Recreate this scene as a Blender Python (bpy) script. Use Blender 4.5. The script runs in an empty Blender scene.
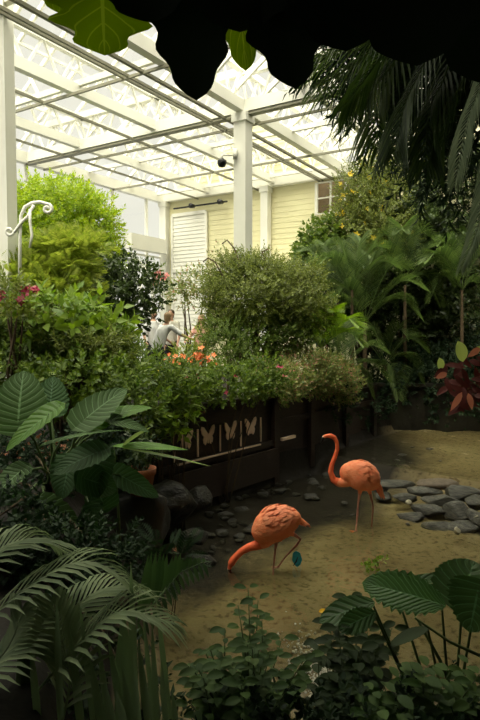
import bpy, bmesh, math, random
import numpy as np
from mathutils import Vector, Matrix
random.seed(7); RNG = np.random.default_rng(11)
sc = bpy.context.scene
COL = sc.collection
PI = math.pi

# ------------------------------------------------------------------ camera, sky, exposure
FOC = 582.0; CAMZ = 2.75; PITCH = math.radians(2.95)
cam_d = bpy.data.cameras.new('camera'); cam = bpy.data.objects.new('camera', cam_d); COL.objects.link(cam)
cam_d.sensor_fit = 'VERTICAL'; cam_d.sensor_height = 36.0; cam_d.lens = 36.0*FOC/720.0
cam_d.clip_start = 0.05; cam_d.clip_end = 300
cam.location = (0, 0, CAMZ); cam.rotation_euler = (PI/2-PITCH, 0, 0)
sc.camera = cam

world = bpy.data.worlds.new('world'); sc.world = world; world.use_nodes = True
nt = world.node_tree; nt.nodes.clear()
wo = nt.nodes.new('ShaderNodeOutputWorld'); bg = nt.nodes.new('ShaderNodeBackground')
tc = nt.nodes.new('ShaderNodeTexCoord'); sp = nt.nodes.new('ShaderNodeSeparateXYZ'); rp = nt.nodes.new('ShaderNodeValToRGB')
nt.links.new(tc.outputs['Generated'], sp.inputs[0]); nt.links.new(sp.outputs['Z'], rp.inputs[0])
nt.links.new(rp.outputs[0], bg.inputs[0]); nt.links.new(bg.outputs[0], wo.inputs[0])
e = rp.color_ramp.elements
e[0].position = 0.0; e[0].color = (.62, .61, .54, 1)
e[1].position = 1.0; e[1].color = (5.6, 5.4, 4.5, 1)
m_ = e.new(0.58); m_.color = (.66, .64, .56, 1)
bg.inputs[1].default_value = 1.0
sun_d = bpy.data.lights.new('overcast_sun', 'SUN'); sun = bpy.data.objects.new('overcast_sun', sun_d); COL.objects.link(sun)
sun_d.energy = 3.4; sun_d.angle = math.radians(50); sun_d.color = (1.0, 0.95, 0.78)
sun.rotation_euler = (math.radians(30), math.radians(-16), 0)
sc.view_settings.view_transform = 'Standard'; sc.view_settings.look = 'None'
sc.view_settings.gamma = 1.0; sc.view_settings.use_curve_mapping = False
sc.view_settings.exposure = 0.5
sc.cycles.max_bounces = 7; sc.cycles.diffuse_bounces = 3; sc.cycles.glossy_bounces = 3
sc.cycles.transmission_bounces = 4; sc.cycles.transparent_max_bounces = 14
sc.cycles.use_denoising = True
sc.cycles.sample_clamp_indirect = 4.0

# ------------------------------------------------------------------ helpers
def at(px, py, D):
    """point of the place seen at that pixel, D metres ahead"""
    a = (px-240)/FOC; b = (360-py)/FOC
    cy, sy = math.cos(PITCH), math.sin(PITCH)
    d = Vector((a, cy + b*sy, b*cy - sy))
    return Vector((0, 0, CAMZ)) + d*(D/d.y)
def atz(px, py, z):
    p = at(px, py, 1.0) - Vector((0, 0, CAMZ))
    return Vector((0, 0, CAMZ)) + p*((z-CAMZ)/p.z)

def NT(m):
    m.use_nodes = True; n = m.node_tree; n.nodes.clear(); return n
def mat(name, c1, c2=None, rough=0.6, scale=8.0, bump=0.0, bscale=None, metal=0.0, spec=0.4, stretch=(1,1,1), coat=0.0, detail=4):
    m = bpy.data.materials.new(name); n = NT(m); N = n.nodes; L = n.links
    out = N.new('ShaderNodeOutputMaterial'); p = N.new('ShaderNodeBsdfPrincipled'); L.new(p.outputs[0], out.inputs[0])
    p.inputs['Roughness'].default_value = rough; p.inputs['Metallic'].default_value = metal
    p.inputs['Specular IOR Level'].default_value = spec
    p.inputs['Coat Weight'].default_value = coat
    t = N.new('ShaderNodeTexCoord'); mp = N.new('ShaderNodeMapping'); mp.inputs['Scale'].default_value = stretch
    L.new(t.outputs['Object'], mp.inputs[0])
    if c2 is None: c2 = tuple(c*0.85 for c in c1)
    no = N.new('ShaderNodeTexNoise'); no.inputs['Scale'].default_value = scale; no.inputs['Detail'].default_value = detail
    L.new(mp.outputs[0], no.inputs[0])
    r = N.new('ShaderNodeValToRGB'); r.color_ramp.elements[0].position = .3; r.color_ramp.elements[1].position = .7
    r.color_ramp.elements[0].color = (*c1, 1); r.color_ramp.elements[1].color = (*c2, 1)
    L.new(no.outputs[0], r.inputs[0]); L.new(r.outputs[0], p.inputs['Base Color'])
    if bump:
        n2 = N.new('ShaderNodeTexNoise'); n2.inputs['Scale'].default_value = bscale or scale*3; n2.inputs['Detail'].default_value = 5
        L.new(mp.outputs[0], n2.inputs[0])
        b = N.new('ShaderNodeBump'); b.inputs['Strength'].default_value = bump; b.inputs['Distance'].default_value = 0.02
        L.new(n2.outputs[0], b.inputs['Height']); L.new(b.outputs[0], p.inputs['Normal'])
    return m
def leafmat(name, c1, c2, rough=0.45, trans=0.35, c3=None, veins=0, vc=None):
    m = bpy.data.materials.new(name); n = NT(m); N = n.nodes; L = n.links
    out = N.new('ShaderNodeOutputMaterial'); p = N.new('ShaderNodeBsdfPrincipled'); tr = N.new('ShaderNodeBsdfTranslucent'); mx = N.new('ShaderNodeMixShader')
    p.inputs['Roughness'].default_value = rough; p.inputs['Specular IOR Level'].default_value = 0.35
    g = N.new('ShaderNodeNewGeometry'); r = N.new('ShaderNodeValToRGB')
    r.color_ramp.elements[0].color = (*c1, 1); r.color_ramp.elements[1].color = (*c2, 1)
    if c3:
        r.color_ramp.elements[1].position = 0.8
        q = r.color_ramp.elements.new(1.0); q.color = (*c3, 1)
    L.new(g.outputs['Random Per Island'], r.inputs[0])
    colo = r.outputs[0]
    if veins:
        uv = N.new('ShaderNodeUVMap'); s = N.new('ShaderNodeSeparateXYZ'); L.new(uv.outputs[0], s.inputs[0])
        # vein coordinate: v - |u|*0.5, repeated; plus the midrib at u = 0
        a = N.new('ShaderNodeMath'); a.operation = 'SUBTRACT'; L.new(s.outputs['X'], a.inputs[0]); a.inputs[1].default_value = .5
        b = N.new('ShaderNodeMath'); b.operation = 'ABSOLUTE'; L.new(a.outputs[0], b.inputs[0])
        c = N.new('ShaderNodeMath'); c.operation = 'MULTIPLY_ADD'; L.new(b.outputs[0], c.inputs[0]); c.inputs[1].default_value = -.6; L.new(s.outputs['Y'], c.inputs[2])
        d = N.new('ShaderNodeMath'); d.operation = 'MULTIPLY'; L.new(c.outputs[0], d.inputs[0]); d.inputs[1].default_value = veins
        f = N.new('ShaderNodeMath'); f.operation = 'PINGPONG'; L.new(d.outputs[0], f.inputs[0]); f.inputs[1].default_value = .5
        h = N.new('ShaderNodeMath'); h.operation = 'LESS_THAN'; L.new(f.outputs[0], h.inputs[0]); h.inputs[1].default_value = .05
        i = N.new('ShaderNodeMath'); i.operation = 'LESS_THAN'; L.new(b.outputs[0], i.inputs[0]); i.inputs[1].default_value = .018
        j = N.new('ShaderNodeMath'); j.operation = 'MAXIMUM'; L.new(h.outputs[0], j.inputs[0]); L.new(i.outputs[0], j.inputs[1])
        k = N.new('ShaderNodeMix'); k.data_type = 'RGBA'; L.new(j.outputs[0], k.inputs[0]); L.new(colo, k.inputs[6]); k.inputs[7].default_value = (*(vc or (.2,.33,.12)), 1)
        colo = k.outputs[2]
        bp = N.new('ShaderNodeBump'); bp.inputs['Strength'].default_value = .6; bp.inputs['Distance'].default_value = .012
        L.new(f.outputs[0], bp.inputs['Height']); L.new(bp.outputs[0], p.inputs['Normal'])
    L.new(colo, p.inputs['Base Color'])
    hs = N.new('ShaderNodeHueSaturation'); hs.inputs['Saturation'].default_value = 1.15; hs.inputs['Value'].default_value = 1.5
    L.new(colo, hs.inputs['Color']); L.new(hs.outputs[0], tr.inputs[0])
    mx.inputs[0].default_value = trans
    L.new(p.outputs[0], mx.inputs[1]); L.new(tr.outputs[0], mx.inputs[2]); L.new(mx.outputs[0], out.inputs[0])
    return m
def glassmat(name, tint=(.97,.98,.95), refl=0.08, bumpy=0.0, rough=0.02):
    m = bpy.data.materials.new(name); n = NT(m); N = n.nodes; L = n.links
    out = N.new('ShaderNodeOutputMaterial'); t = N.new('ShaderNodeBsdfTransparent'); g = N.new('ShaderNodeBsdfGlossy'); mx = N.new('ShaderNodeMixShader')
    t.inputs[0].default_value = (*tint, 1); g.inputs['Roughness'].default_value = rough
    fr = N.new('ShaderNodeFresnel'); fr.inputs[0].default_value = 1.33
    if bumpy:
        tx = N.new('ShaderNodeTexCoord'); no = N.new('ShaderNodeTexNoise'); no.inputs['Scale'].default_value = 7; b = N.new('ShaderNodeBump')
        b.inputs['Strength'].default_value = bumpy; b.inputs['Distance'].default_value = .02
        L.new(tx.outputs['Object'], no.inputs[0]); L.new(no.outputs[0], b.inputs['Height']); L.new(b.outputs[0], g.inputs['Normal']); L.new(b.outputs[0], fr.inputs['Normal'])
    L.new(fr.outputs[0], mx.inputs[0])
    L.new(t.outputs[0], mx.inputs[1]); L.new(g.outputs[0], mx.inputs[2]); L.new(mx.outputs[0], out.inputs[0])
    return m

class MB:
    """collects geometry in world coordinates for ONE mesh object"""
    def __init__(s): s.v = []; s.n = 0; s.f = []; s.uv = []
    def add(s, V, F, UV=None):
        V = np.asarray(V, float).reshape(-1, 3)
        s.v.append(V); s.f += [tuple(int(i)+s.n for i in f) for f in F]; s.n += len(V)
        s.uv.append(np.zeros((len(V), 2)) if UV is None else np.asarray(UV, float))
    def box(s, c, size, R=None, bev=0):
        c = np.array(c, float); h = np.array(size, float)/2
        V = np.array([[x, y, z] for x in (-1, 1) for y in (-1, 1) for z in (-1, 1)], float)*h
        if R is not None: V = V @ np.array(R).T
        s.add(V + c, [(0,1,3,2), (4,6,7,5), (0,4,5,1), (2,3,7,6), (0,2,6,4), (1,5,7,3)])
    def beam(s, a, b, w, h, up=(0,0,1)):
        a = Vector(a); b = Vector(b); d = b-a; L = d.length; y = d.normalized(); up = Vector(up)
        x = y.cross(up).normalized(); z = x.cross(y)
        R = np.array([x, y, z]).T
        s.box(np.array((a+b)/2), (w, L, h), R)
    def tube(s, pts, r, k=6, cap=True):
        pts = [Vector(p) for p in pts]; n = len(pts)
        if not hasattr(r, '__len__'): r = [r]*n
        V = []; ref = None
        for i in range(n):
            d = (pts[min(i+1, n-1)]-pts[max(i-1, 0)])
            d = d.normalized() if d.length > 1e-9 else Vector((0,0,1))
            if ref is None: ref = Vector((1,0,0)) if abs(d.x) < .8 else Vector((0,1,0))
            x = (ref - d*ref.dot(d)).normalized(); ref = x; y = d.cross(x)
            for j in range(k):
                a = 2*PI*j/k; V.append(pts[i] + (x*math.cos(a)+y*math.sin(a))*r[i])
        F = [(i*k+j, i*k+(j+1)%k, (i+1)*k+(j+1)%k, (i+1)*k+j) for i in range(n-1) for j in range(k)]
        if cap: F += [tuple(range(k-1, -1, -1)), tuple((n-1)*k+j for j in range(k))]
        s.add([tuple(v) for v in V], F)
    def lathe(s, c, prof, k=20, cap=True):
        V = [(c[0]+r*math.cos(2*PI*j/k), c[1]+r*math.sin(2*PI*j/k), c[2]+z) for r, z in prof for j in range(k)]
        n = len(prof)
        F = [(i*k+j, i*k+(j+1)%k, (i+1)*k+(j+1)%k, (i+1)*k+j) for i in range(n-1) for j in range(k)]
        if cap: F += [tuple(range(k-1, -1, -1))]
        s.add(V, F)
    def scatter(s, tV, tF, pos, X, Y, Z, scl):
        tV = np.asarray(tV, float); N = len(pos); k = len(tV)
        R = np.stack([X, Y, Z], axis=1)            # N,3(basis),3
        V = np.einsum('kb,nbc->nkc', tV, R)*np.asarray(scl).reshape(N, 1, 1) + np.asarray(pos)[:, None, :]
        base = s.n
        s.v.append(V.reshape(-1, 3)); s.uv.append(np.zeros((N*k, 2)))
        for n in range(N):
            o = base + n*k
            s.f += [tuple(i+o for i in f) for f in tF]
        s.n += N*k
    def build(s, name, m, parent=None, smooth=True, label=None):
        V = np.concatenate(s.v) if s.v else np.zeros((0, 3))
        o0 = np.array(rootloc(parent)) if parent else np.zeros(3)
        me = bpy.data.meshes.new(name); me.from_pydata((V-o0).tolist(), [], s.f)
        UV = np.concatenate(s.uv)
        if UV.any():
            l = me.uv_layers.new(name='UVMap'); idx = np.zeros(len(me.loops), int); me.loops.foreach_get('vertex_index', idx)
            l.data.foreach_set('uv', UV[idx].reshape(-1))
        me.materials.append(m)
        if smooth: me.polygons.foreach_set('use_smooth', [True]*len(me.polygons))
        o = bpy.data.objects.new(name, me); COL.objects.link(o)
        if parent: o.parent = parent
        if label: o['label'] = label
        return o
def rootloc(o):
    p = Vector((0,0,0))
    while o: p += o.location; o = o.parent
    return p
def tag(o, label=None, cat=None, group=None, kind=None):
    if label: o['label'] = label
    if cat: o['category'] = cat
    if group: o['group'] = group
    if kind: o['kind'] = kind
    return o
def thing(name, label, cat, loc=(0,0,0), group=None):
    o = bpy.data.objects.new(name, None); COL.objects.link(o); o.location = loc; o.empty_display_size = .1
    return tag(o, label, cat, group)
def struct(name, mb, m, label=None, smooth=False):
    o = mb.build(name, m, None, smooth); return tag(o, label, None, None, 'structure')
def copy_tree(o, parent=None):
    c = o.copy(); COL.objects.link(c)
    if parent: c.parent = parent
    for ch in list(o.children): copy_tree(ch, c)
    return c
def recentre(o, p):
    """put a mesh object's origin at p without moving it"""
    o.data.transform(Matrix.Translation(-Vector(p))); o.location = p; return o

def unit(a): return a/np.maximum(np.linalg.norm(a, axis=-1, keepdims=True), 1e-9)
# leaf templates: base at origin, +Y along, +Z face
LEAF = (np.array([(0,0,0), (-.26,.38,.05), (0,.42,-.03), (.26,.38,.05), (0,1,-.12)]), [(0,2,1), (0,3,2), (1,2,4), (2,3,4)])
NARROW = (np.array([(0,0,0), (-.1,.4,.03), (0,.42,-.01), (.1,.4,.03), (0,1,-.15)]), [(0,2,1), (0,3,2), (1,2,4), (2,3,4)])
ROUND = (np.array([(0,0,0), (-.34,.3,.04), (-.3,.65,.05), (0,.48,-.02), (.34,.3,.04), (.3,.65,.05), (0,1,-.06)]), [(0,3,1), (1,3,2), (2,3,6), (0,4,3), (4,5,3), (5,6,3)])
def sprig(leaf, n=9, L=1.0, ls=.36, spread=60, seed=0, stem=.012, whorl=False):
    r = random.Random(seed); V = []; F = []; o = 0
    tV, tF = leaf
    for i in range(n):
        t = (i+1)/n; y = L*(.15+.85*t)
        az = i*2.4 + r.uniform(-.3, .3); 
        an = math.radians(spread*(1-.6*t)+r.uniform(-12, 12)); 
        d = Vector((math.sin(an)*math.cos(az), math.cos(an), math.sin(an)*math.sin(az)))
        side = d.cross(Vector((0, 1, 0)));
        if side.length < .05: side = Vector((1, 0, 0))
        side.normalize(); nz = side.cross(d).normalized()
        if nz.y < 0: nz = -nz; side = -side
        s_ = ls*(1.15-.45*t)*r.uniform(.8, 1.15)
        for p in tV: V.append(tuple(Vector((0, y, 0)) + (side*p[0] + d*p[1] + nz*p[2])*s_))
        F += [tuple(q+o for q in f) for f in tF]; o += len(tV)
    k = [(-stem,0,0), (stem,0,0), (0,0,stem), (0,L,0)]
    V += k; F += [(o,o+1,o+3), (o+1,o+2,o+3), (o+2,o,o+3)]
    return np.array(V), F
def fernlet(n=9, ll=.35, w=.1, seed=0):
    V = []; F = []; o = 0
    for i in range(n):
        t = (i+1)/(n+1); y = .1+.9*t
        for sg in (-1, 1):
            l = ll*math.sin(PI*min(1, t*.9+.12))
            d = Vector((sg*.85, .5, -.15)).normalized(); q = Vector((.5, -.85*sg*sg, 0))
            a = Vector((0, y, -.25*y*y)); b = a+d*l*.5+Vector((0, w*l*1.5, .0)); c = a+d*l; e_ = a+d*l*.5-Vector((0, w*l*1.5, 0))
            V += [tuple(a), tuple(b), tuple(c), tuple(e_)]; F.append((o, o+1, o+2, o+3)); o += 4
    V += [(-.01,0,0), (.01,0,0), (0,1,-.25)]; F.append((o, o+1, o+2))
    return np.array(V), F
SPR = {k: [sprig(l, **kw, seed=i) for i in range(3)] for k, (l, kw) in {
    'ovate': (LEAF, dict(n=9, ls=.38)), 'fine': (LEAF, dict(n=14, ls=.2, spread=70)), 'narrow': (NARROW, dict(n=11, ls=.5, spread=65)),
    'round': (ROUND, dict(n=8, ls=.4)), 'big': (LEAF, dict(n=5, ls=.75, spread=75)), 'bigr': (ROUND, dict(n=5, ls=.6, spread=75))}.items()}
SPR['fern'] = [fernlet(seed=i) for i in range(2)]

def foliage(mb, blobs, n, kind, size, up=.35, depth=.45, front=None):
    """n sprigs over a union of ellipsoids [(centre, (rx,ry,rz))]; leaves grow outward and upward"""
    vol = np.array([b[1][0]*b[1][2]+b[1][0]*b[1][1] for b in blobs]); cnt = np.maximum(1, (vol/vol.sum()*n).astype(int))
    P = []; Dd = []
    for (c, r), k in zip(blobs, cnt):
        d = unit(RNG.normal(size=(k, 3)))
        d[:, 1] = np.where((d[:, 1] > .25) & (RNG.random(k) < .6), -d[:, 1], d[:, 1])    # the crown is fullest towards the path side
        rad = 1-depth*RNG.random(k)**1.5
        # lumpy crown
        lump = 1+.13*np.sin(d[:, 0]*7+c[0]*3)*np.cos(d[:, 2]*8+c[2]*5)+.08*np.sin(d[:, 1]*11+d[:, 2]*13)
        P.append(np.array(c)+d*np.array(r)*(rad*lump)[:, None]); Dd.append(d)
    P = np.concatenate(P); Dd = np.concatenate(Dd)
    Y = unit(Dd*.8+np.array([0, 0, up])+RNG.normal(size=P.shape)*.35)
    Z = unit(np.array([0, 0, 1.0])+Dd*.3+RNG.normal(size=P.shape)*.35); X = unit(np.cross(Y, Z)); Z = np.cross(X, Y)
    S = size*RNG.uniform(.65, 1.3, len(P))
    T = SPR[kind]; which = RNG.integers(0, len(T), len(P))
    for i, (tV, tF) in enumerate(T):
        q = which == i
        if q.any(): mb.scatter(tV, tF, P[q], X[q], Y[q], Z[q], S[q])
    return P
def branches(mb, base, blobs, n, r0=.03, rnd=None):
    rnd = rnd or random.Random(int(abs(base[0]*1000))+n)
    base = Vector(base)
    for i in range(n):
        c, r = blobs[i % len(blobs)]
        t = Vector(c)+Vector([r[j]*rnd.uniform(-.7, .7) for j in range(3)])
        b = base+Vector((rnd.uniform(-.08, .08), rnd.uniform(-.08, .08), 0))
        m = b.lerp(t, .5)+Vector((rnd.uniform(-.1, .1), rnd.uniform(-.1, .1), .1))
        mb.tube([b, b.lerp(m, .5), m, m.lerp(t, .6), t], [r0, r0*.85, r0*.65, r0*.4, r0*.15], 5)
def shrub(name, label, cat, base, blobs, n, kind, size, lm, bm, nb=8, r0=.03, group=None, up=.35, depth=.45):
    t = thing(name, label, cat, base, group)
    f = MB(); foliage(f, blobs, n, kind, size, up, depth); f.build('foliage', lm, t)
    b = MB(); branches(b, base, blobs, nb, r0); b.build('stem', bm, t)
    return t
def blob(px, py, rx, ry, D, dep):
    s = D/FOC; return (tuple(at(px, py, D)), (rx*s, dep, ry*s))
def flowers(t, pts, m, size, name='flower', petals=5, mc=None):
    f = MB()
    for k in range(petals):
        a = 2*PI*k/petals; c, s_ = math.cos(a), math.sin(a)
        R = lambda x, y, z: (x*c-y*s_, x*s_+y*c, z)
        f.add([R(0,0,0), R(.5,.3,.22), R(1,0,.3), R(.5,-.3,.22)], [(0,1,2,3)])
    f.add([(.15,0,.1), (-.1,.12,.1), (-.1,-.12,.1), (0,0,.25)], [(0,1,3), (1,2,3), (2,0,3)])
    o = None
    for i, p in enumerate(pts):
        if o is None:
            o = f.build(name, m, None); c = o
        else: c = o.copy(); COL.objects.link(c)
        c.parent = t; c.location = Vector(p)-rootloc(t); s_ = size*random.uniform(.8, 1.3); c.scale = (s_,)*3
        c.rotation_euler = (random.uniform(.5, 1.5), random.uniform(-.4, .4), random.uniform(-.7, .7))

def frond(mb, pts, n, ll, w=.035, vee=.35, droop=.3, fwd=.55, up=(0,0,1), taper=.55, r=.012):
    """pinnate palm leaf along a bent rachis through pts"""
    P = [Vector(p) for p in pts]; 
    def cr(t):
        k = len(P)-1; x = min(t*k, k-1e-6); i = int(x); u = x-i
        a = P[max(i-1, 0)]; b = P[i]; c = P[i+1]; d = P[min(i+2, k)]
        return .5*((2*b)+(-a+c)*u+(2*a-5*b+4*c-d)*u*u+(-a+3*b-3*c+d)*u**3)
    rach = [cr(i/12) for i in range(13)]; mb.tube(rach, [r*(1-.75*i/12) for i in range(13)], 5)
    up = Vector(up)
    for i in range(n):
        t = .14+.86*(i+.5)/n; p = cr(t); d = (cr(min(1, t+.02))-cr(t-.02)).normalized()
        x = d.cross(up); 
        if x.length < .1: x = Vector((1,0,0))
        x.normalize(); z = x.cross(d)
        l = ll*(math.sin(PI*min(1, (t*.82+.16)))**.6)*random.uniform(.9, 1.06)
        for sg in (-1, 1):
            dd = (x*sg*(1-.3*t)+d*(fwd+.5*t)+z*vee).normalized()
            wv = dd.cross(z).normalized()*w*.5*(.7+.3*math.sin(PI*t))
            a = p; m1 = p+dd*l*.35; m2 = p+dd*l*.72+Vector((0,0,-droop*l*.25)); e_ = p+dd*l+Vector((0,0,-droop*l*.65))
            q = z*w*.25
            V = [a-wv*.4, a+wv*.4, m1-wv+q, m1, m1+wv+q, m2-wv*.85+q, m2, m2+wv*.85+q, e_]
            mb.add([tuple(v) for v in V], [(0,3,2), (0,1,3), (1,4,3), (2,3,6,5), (3,4,7,6), (5,6,8), (6,7,8)])
def bigleaf(mb, base, tip, width, nrm=(0,-.5,1), shape='heart', cup=.12, droop=.15, wavy=0.0, nt=14, ns=8, waves=6, notch=.28, ripple=.0):
    base = Vector(base); tip = Vector(tip); d = tip-base; L = d.length; y = d.normalized(); nz = Vector(nrm); nz = (nz-y*nz.dot(y)).normalized(); x = y.cross(nz)
    V = []; UV = []
    for i in range(nt+1):
        t = i/nt
        if shape == 'heart': w = (math.sin(PI*min(1, t**.6))**.62)*(1-t*.15) if t < 1 else 0
        elif shape == 'lance': w = math.sin(PI*t**.8)**.9
        elif shape == 'oval': w = math.sin(PI*t)**.6
        elif shape == 'strap': w = min(1, (t*6+.3))*min(1, (1-t)*2.5)**.8
        w = max(w, .0)
        for j in range(ns+1):
            s_ = (j/ns*2-1)
            ww = w*(1+wavy*math.sin(t*waves*2*PI+(1.3 if s_ > 0 else 0))*abs(s_)**3)
            yy = t*L - (notch*L*abs(s_)**1.3*(1-t)**2.2 if shape == 'heart' else 0)
            xx = s_*ww*width/2
            zz = cup*width*(abs(s_)**1.6)*w - droop*L*t*t + ripple*width*math.sin((t-abs(s_)*.3)*waves*2*PI)*abs(s_)*w
            V.append(tuple(base+y*yy+x*xx+nz*zz)); UV.append((j/ns, t))
    F = [(i*(ns+1)+j, i*(ns+1)+j+1, (i+1)*(ns+1)+j+1, (i+1)*(ns+1)+j) for i in range(nt) for j in range(ns)]
    mb.add(V, F, UV)
def petiole(mb, a, b, r=.012, sag=.1):
    a = Vector(a); b = Vector(b); m = a.lerp(b, .55)+Vector((0, 0, sag)); mb.tube([a, a.lerp(m, .5)+Vector((0,0,sag*.3)), m, m.lerp(b, .6), b], [r*1.3, r*1.15, r, r*.85, r*.7], 6)

# organic bodies: tapered capsules and ellipsoids fused into one continuous skin
def organic(name, caps, ells, voxel, mats, assign, parent, smooth_it=6):
    bm = bmesh.new()
    for (p0, r0, p1, r1) in caps:
        p0 = Vector(p0); p1 = Vector(p1); d = p1-p0; L = max(d.length, 1e-5)
        q = Vector((0,0,1)).rotation_difference(d.normalized()).to_matrix().to_4x4()
        bmesh.ops.create_cone(bm, cap_ends=True, segments=14, radius1=r0, radius2=r1, depth=L, matrix=Matrix.Translation((p0+p1)/2) @ q)
        for p, r in ((p0, r0), (p1, r1)): bmesh.ops.create_icosphere(bm, subdivisions=2, radius=r, matrix=Matrix.Translation(p))
    for (c, r, rot) in ells:
        M = Matrix.Translation(Vector(c)) @ rot.to_4x4() @ Matrix.Diagonal((*r, 1))
        bmesh.ops.create_icosphere(bm, subdivisions=3, radius=1, matrix=M)
    me = bpy.data.meshes.new(name+'_raw'); bm.to_mesh(me); bm.free()
    o = bpy.data.objects.new(name+'_raw', me); COL.objects.link(o)
    r = o.modifiers.new('r', 'REMESH'); r.mode = 'VOXEL'; r.voxel_size = voxel
    s_ = o.modifiers.new('s', 'SMOOTH'); s_.factor = .5; s_.iterations = smooth_it
    dg = bpy.context.evaluated_depsgraph_get(); dg.update()
    m2 = bpy.data.meshes.new_from_object(o.evaluated_get(dg)); bpy.data.objects.remove(o); bpy.data.meshes.remove(me)
    m2.name = name; m2.materials.clear()
    for m in mats: m2.materials.append(m)
    for p in m2.polygons:
        p.material_index = assign(p.center) if assign else 0; p.use_smooth = True
    m2.transform(Matrix.Translation(-rootloc(parent)))
    ob = bpy.data.objects.new(name, m2); COL.objects.link(ob); ob.parent = parent
    return ob
def chain(pts, rs): return [(pts[i], rs[i], pts[i+1], rs[i+1]) for i in range(len(pts)-1)]

# ------------------------------------------------------------------ materials
M = {}
M['white'] = mat('white paint', (.86,.85,.77), (.82,.81,.73), .45, 3)
M['rod'] = mat('grey steel', (.30,.29,.22), (.24,.23,.17), .5, 5)
M['glass'] = glassmat('roof glass')
M['dark_plaster'] = mat('dark rendered wall', (.03,.03,.02), (.05,.045,.03), .9, 2, .3)
M['shaderoof'] = mat('added shade roof', (.06,.05,.035), (.09,.075,.05), .8, 3)
M['wood'] = mat('dark stained wood', (.018,.010,.006), (.035,.020,.012), .55, 6, .3, 20, stretch=(1,1,8))
M['paleWood'] = mat('pale cut plywood', (.90,.68,.50), (.80,.58,.42), .6, 9)
M['terracotta'] = mat('terracotta', (.36,.13,.06), (.26,.09,.045), .8, 12, .2)
M['black'] = mat('black metal', (.015,.015,.015), None, .4)
M['bark'] = mat('brown bark', (.07,.045,.022), (.12,.085,.045), .9, 14, .6)
M['stemgreen'] = mat('green stem', (.06,.11,.025), (.09,.13,.035), .6, 14)
M['rock'] = mat('wet dark rock', (.007,.0065,.005), (.04,.037,.026), .45, 2.5, 1.0, 7, detail=12)
M['slate'] = mat('wet slate', (.010,.0105,.008), (.11,.105,.075), .42, 2.6, 1.0, 7, detail=12, stretch=(1,1,3))
M['soil'] = mat('soil', (.025,.017,.010), (.05,.035,.02), .95, 12, .6)

def siding():
    m = bpy.data.materials.new('cream clapboard siding'); n = NT(m); N = n.nodes; L = n.links
    out = N.new('ShaderNodeOutputMaterial'); p = N.new('ShaderNodeBsdfPrincipled'); L.new(p.outputs[0], out.inputs[0]); p.inputs['Roughness'].default_value = .5
    no = N.new('ShaderNodeTexNoise'); no.inputs['Scale'].default_value = 1.3; t = N.new('ShaderNodeTexCoord'); L.new(t.outputs['Object'], no.inputs[0])
    r = N.new('ShaderNodeValToRGB'); r.color_ramp.elements[0].color = (.80,.76,.48,1); r.color_ramp.elements[1].color = (.75,.70,.43,1); L.new(no.outputs[0], r.inputs[0]); L.new(r.outputs[0], p.inputs['Base Color'])
    return m
M['siding'] = siding()

# ------------------------------------------------------------------ the building's own axes
O = Vector((-2.8, 21.76, 0)); U = Vector((.526, .8505, 0)); Vv = Vector((-.8505, .526, 0)); RH = CAMZ+4.7
def W(u, v, z): return O + U*u + Vv*v + Vector((0, 0, z))
def uv_at(px, py, z=RH):
    p = atz(px, py, z)-O; return p.dot(U), p.dot(Vv)
RB = np.array([Vv, U, Vector((0,0,1))]).T      # box axes: x along v, y along u

# terrain -----------------------------------------------------------
def sm(a, b, x): t = np.clip((x-a)/(b-a), 0, 1); return t*t*(3-2*t)
PA = np.array([-1.13, 8.2]); PD = unit(np.array([.63, .77])); PN = np.array([PD[1], -PD[0]])   # fence line; PN points towards the pond
def height(x, y):
    s = (x-PA[0])*PN[0]+(y-PA[1])*PN[1]          # signed distance in front of the fence
    back = sm(.12, -.18, s)*1.25*sm(8.0, 9.5, y+0*x+(x < -1)*9)
    back = back+.22*sm(12.2, 12.9, y)*sm(.0, -.8, x-.28*(y-12))*sm(.12, -.18, s)
    left = 1.25*sm(-.75-.16*(y-6), -2.1-.16*(y-6), x-.0*y)*sm(3, 4.5, y)
    near = 1.1*sm(3.5, 1.9, y-.15*np.abs(x-.8))
    nearl = .95*sm(-.5, -1.3, x+.18*(y-4))*sm(7.5, 5.5, y)
    up = .30*sm(-.15, .25, y-(11.2-.85*(x-1.5))+.0)*sm(1.0, 2.2, x)
    bankr = 1.2*sm(5.0, 6.2, x-.25*(y-8))
    back2 = 1.25*sm(14.1, 14.35, y)*sm(2.2, 2.6, x)
    nz = .02*np.sin(x*3.1+y*2.3)+.015*np.sin(x*7.7-y*5.1)+.008*np.sin(x*17+y*13)
    return np.maximum.reduce([back, back2, left, near, nearl, up, bankr]) + nz
def H(x, y): return float(height(np.array([float(x)]), np.array([float(y)]))[0])
gx = np.arange(-9, 12.01, .09); gy = np.arange(-3, 24.01, .09)
XX, YY = np.meshgrid(gx, gy); ZZ = height(XX, YY)
me = bpy.data.meshes.new('floor'); nx = len(gx); ny = len(gy)
vv = np.stack([XX, YY, ZZ], -1).reshape(-1, 3)
ii = (np.arange(ny-1)[:, None]*nx+np.arange(nx-1)[None, :]).reshape(-1)
ff = np.stack([ii, ii+1, ii+nx+1, ii+nx], -1)
me.from_pydata(vv.tolist(), [], ff.tolist()); me.polygons.foreach_set('use_smooth', [True]*len(me.polygons))
m = bpy.data.materials.new('wet sand and soil'); n = NT(m); N = n.nodes; L = n.links
out = N.new('ShaderNodeOutputMaterial'); p = N.new('ShaderNodeBsdfPrincipled'); L.new(p.outputs[0], out.inputs[0]); p.inputs['Roughness'].default_value = .7
tcn = N.new('ShaderNodeTexCoord'); sx = N.new('ShaderNodeSeparateXYZ'); L.new(tcn.outputs['Object'], sx.inputs[0])
n1 = N.new('ShaderNodeTexNoise'); n1.inputs['Scale'].default_value = .9; n1.inputs['Detail'].default_value = 6; L.new(tcn.outputs['Object'], n1.inputs[0])
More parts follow.
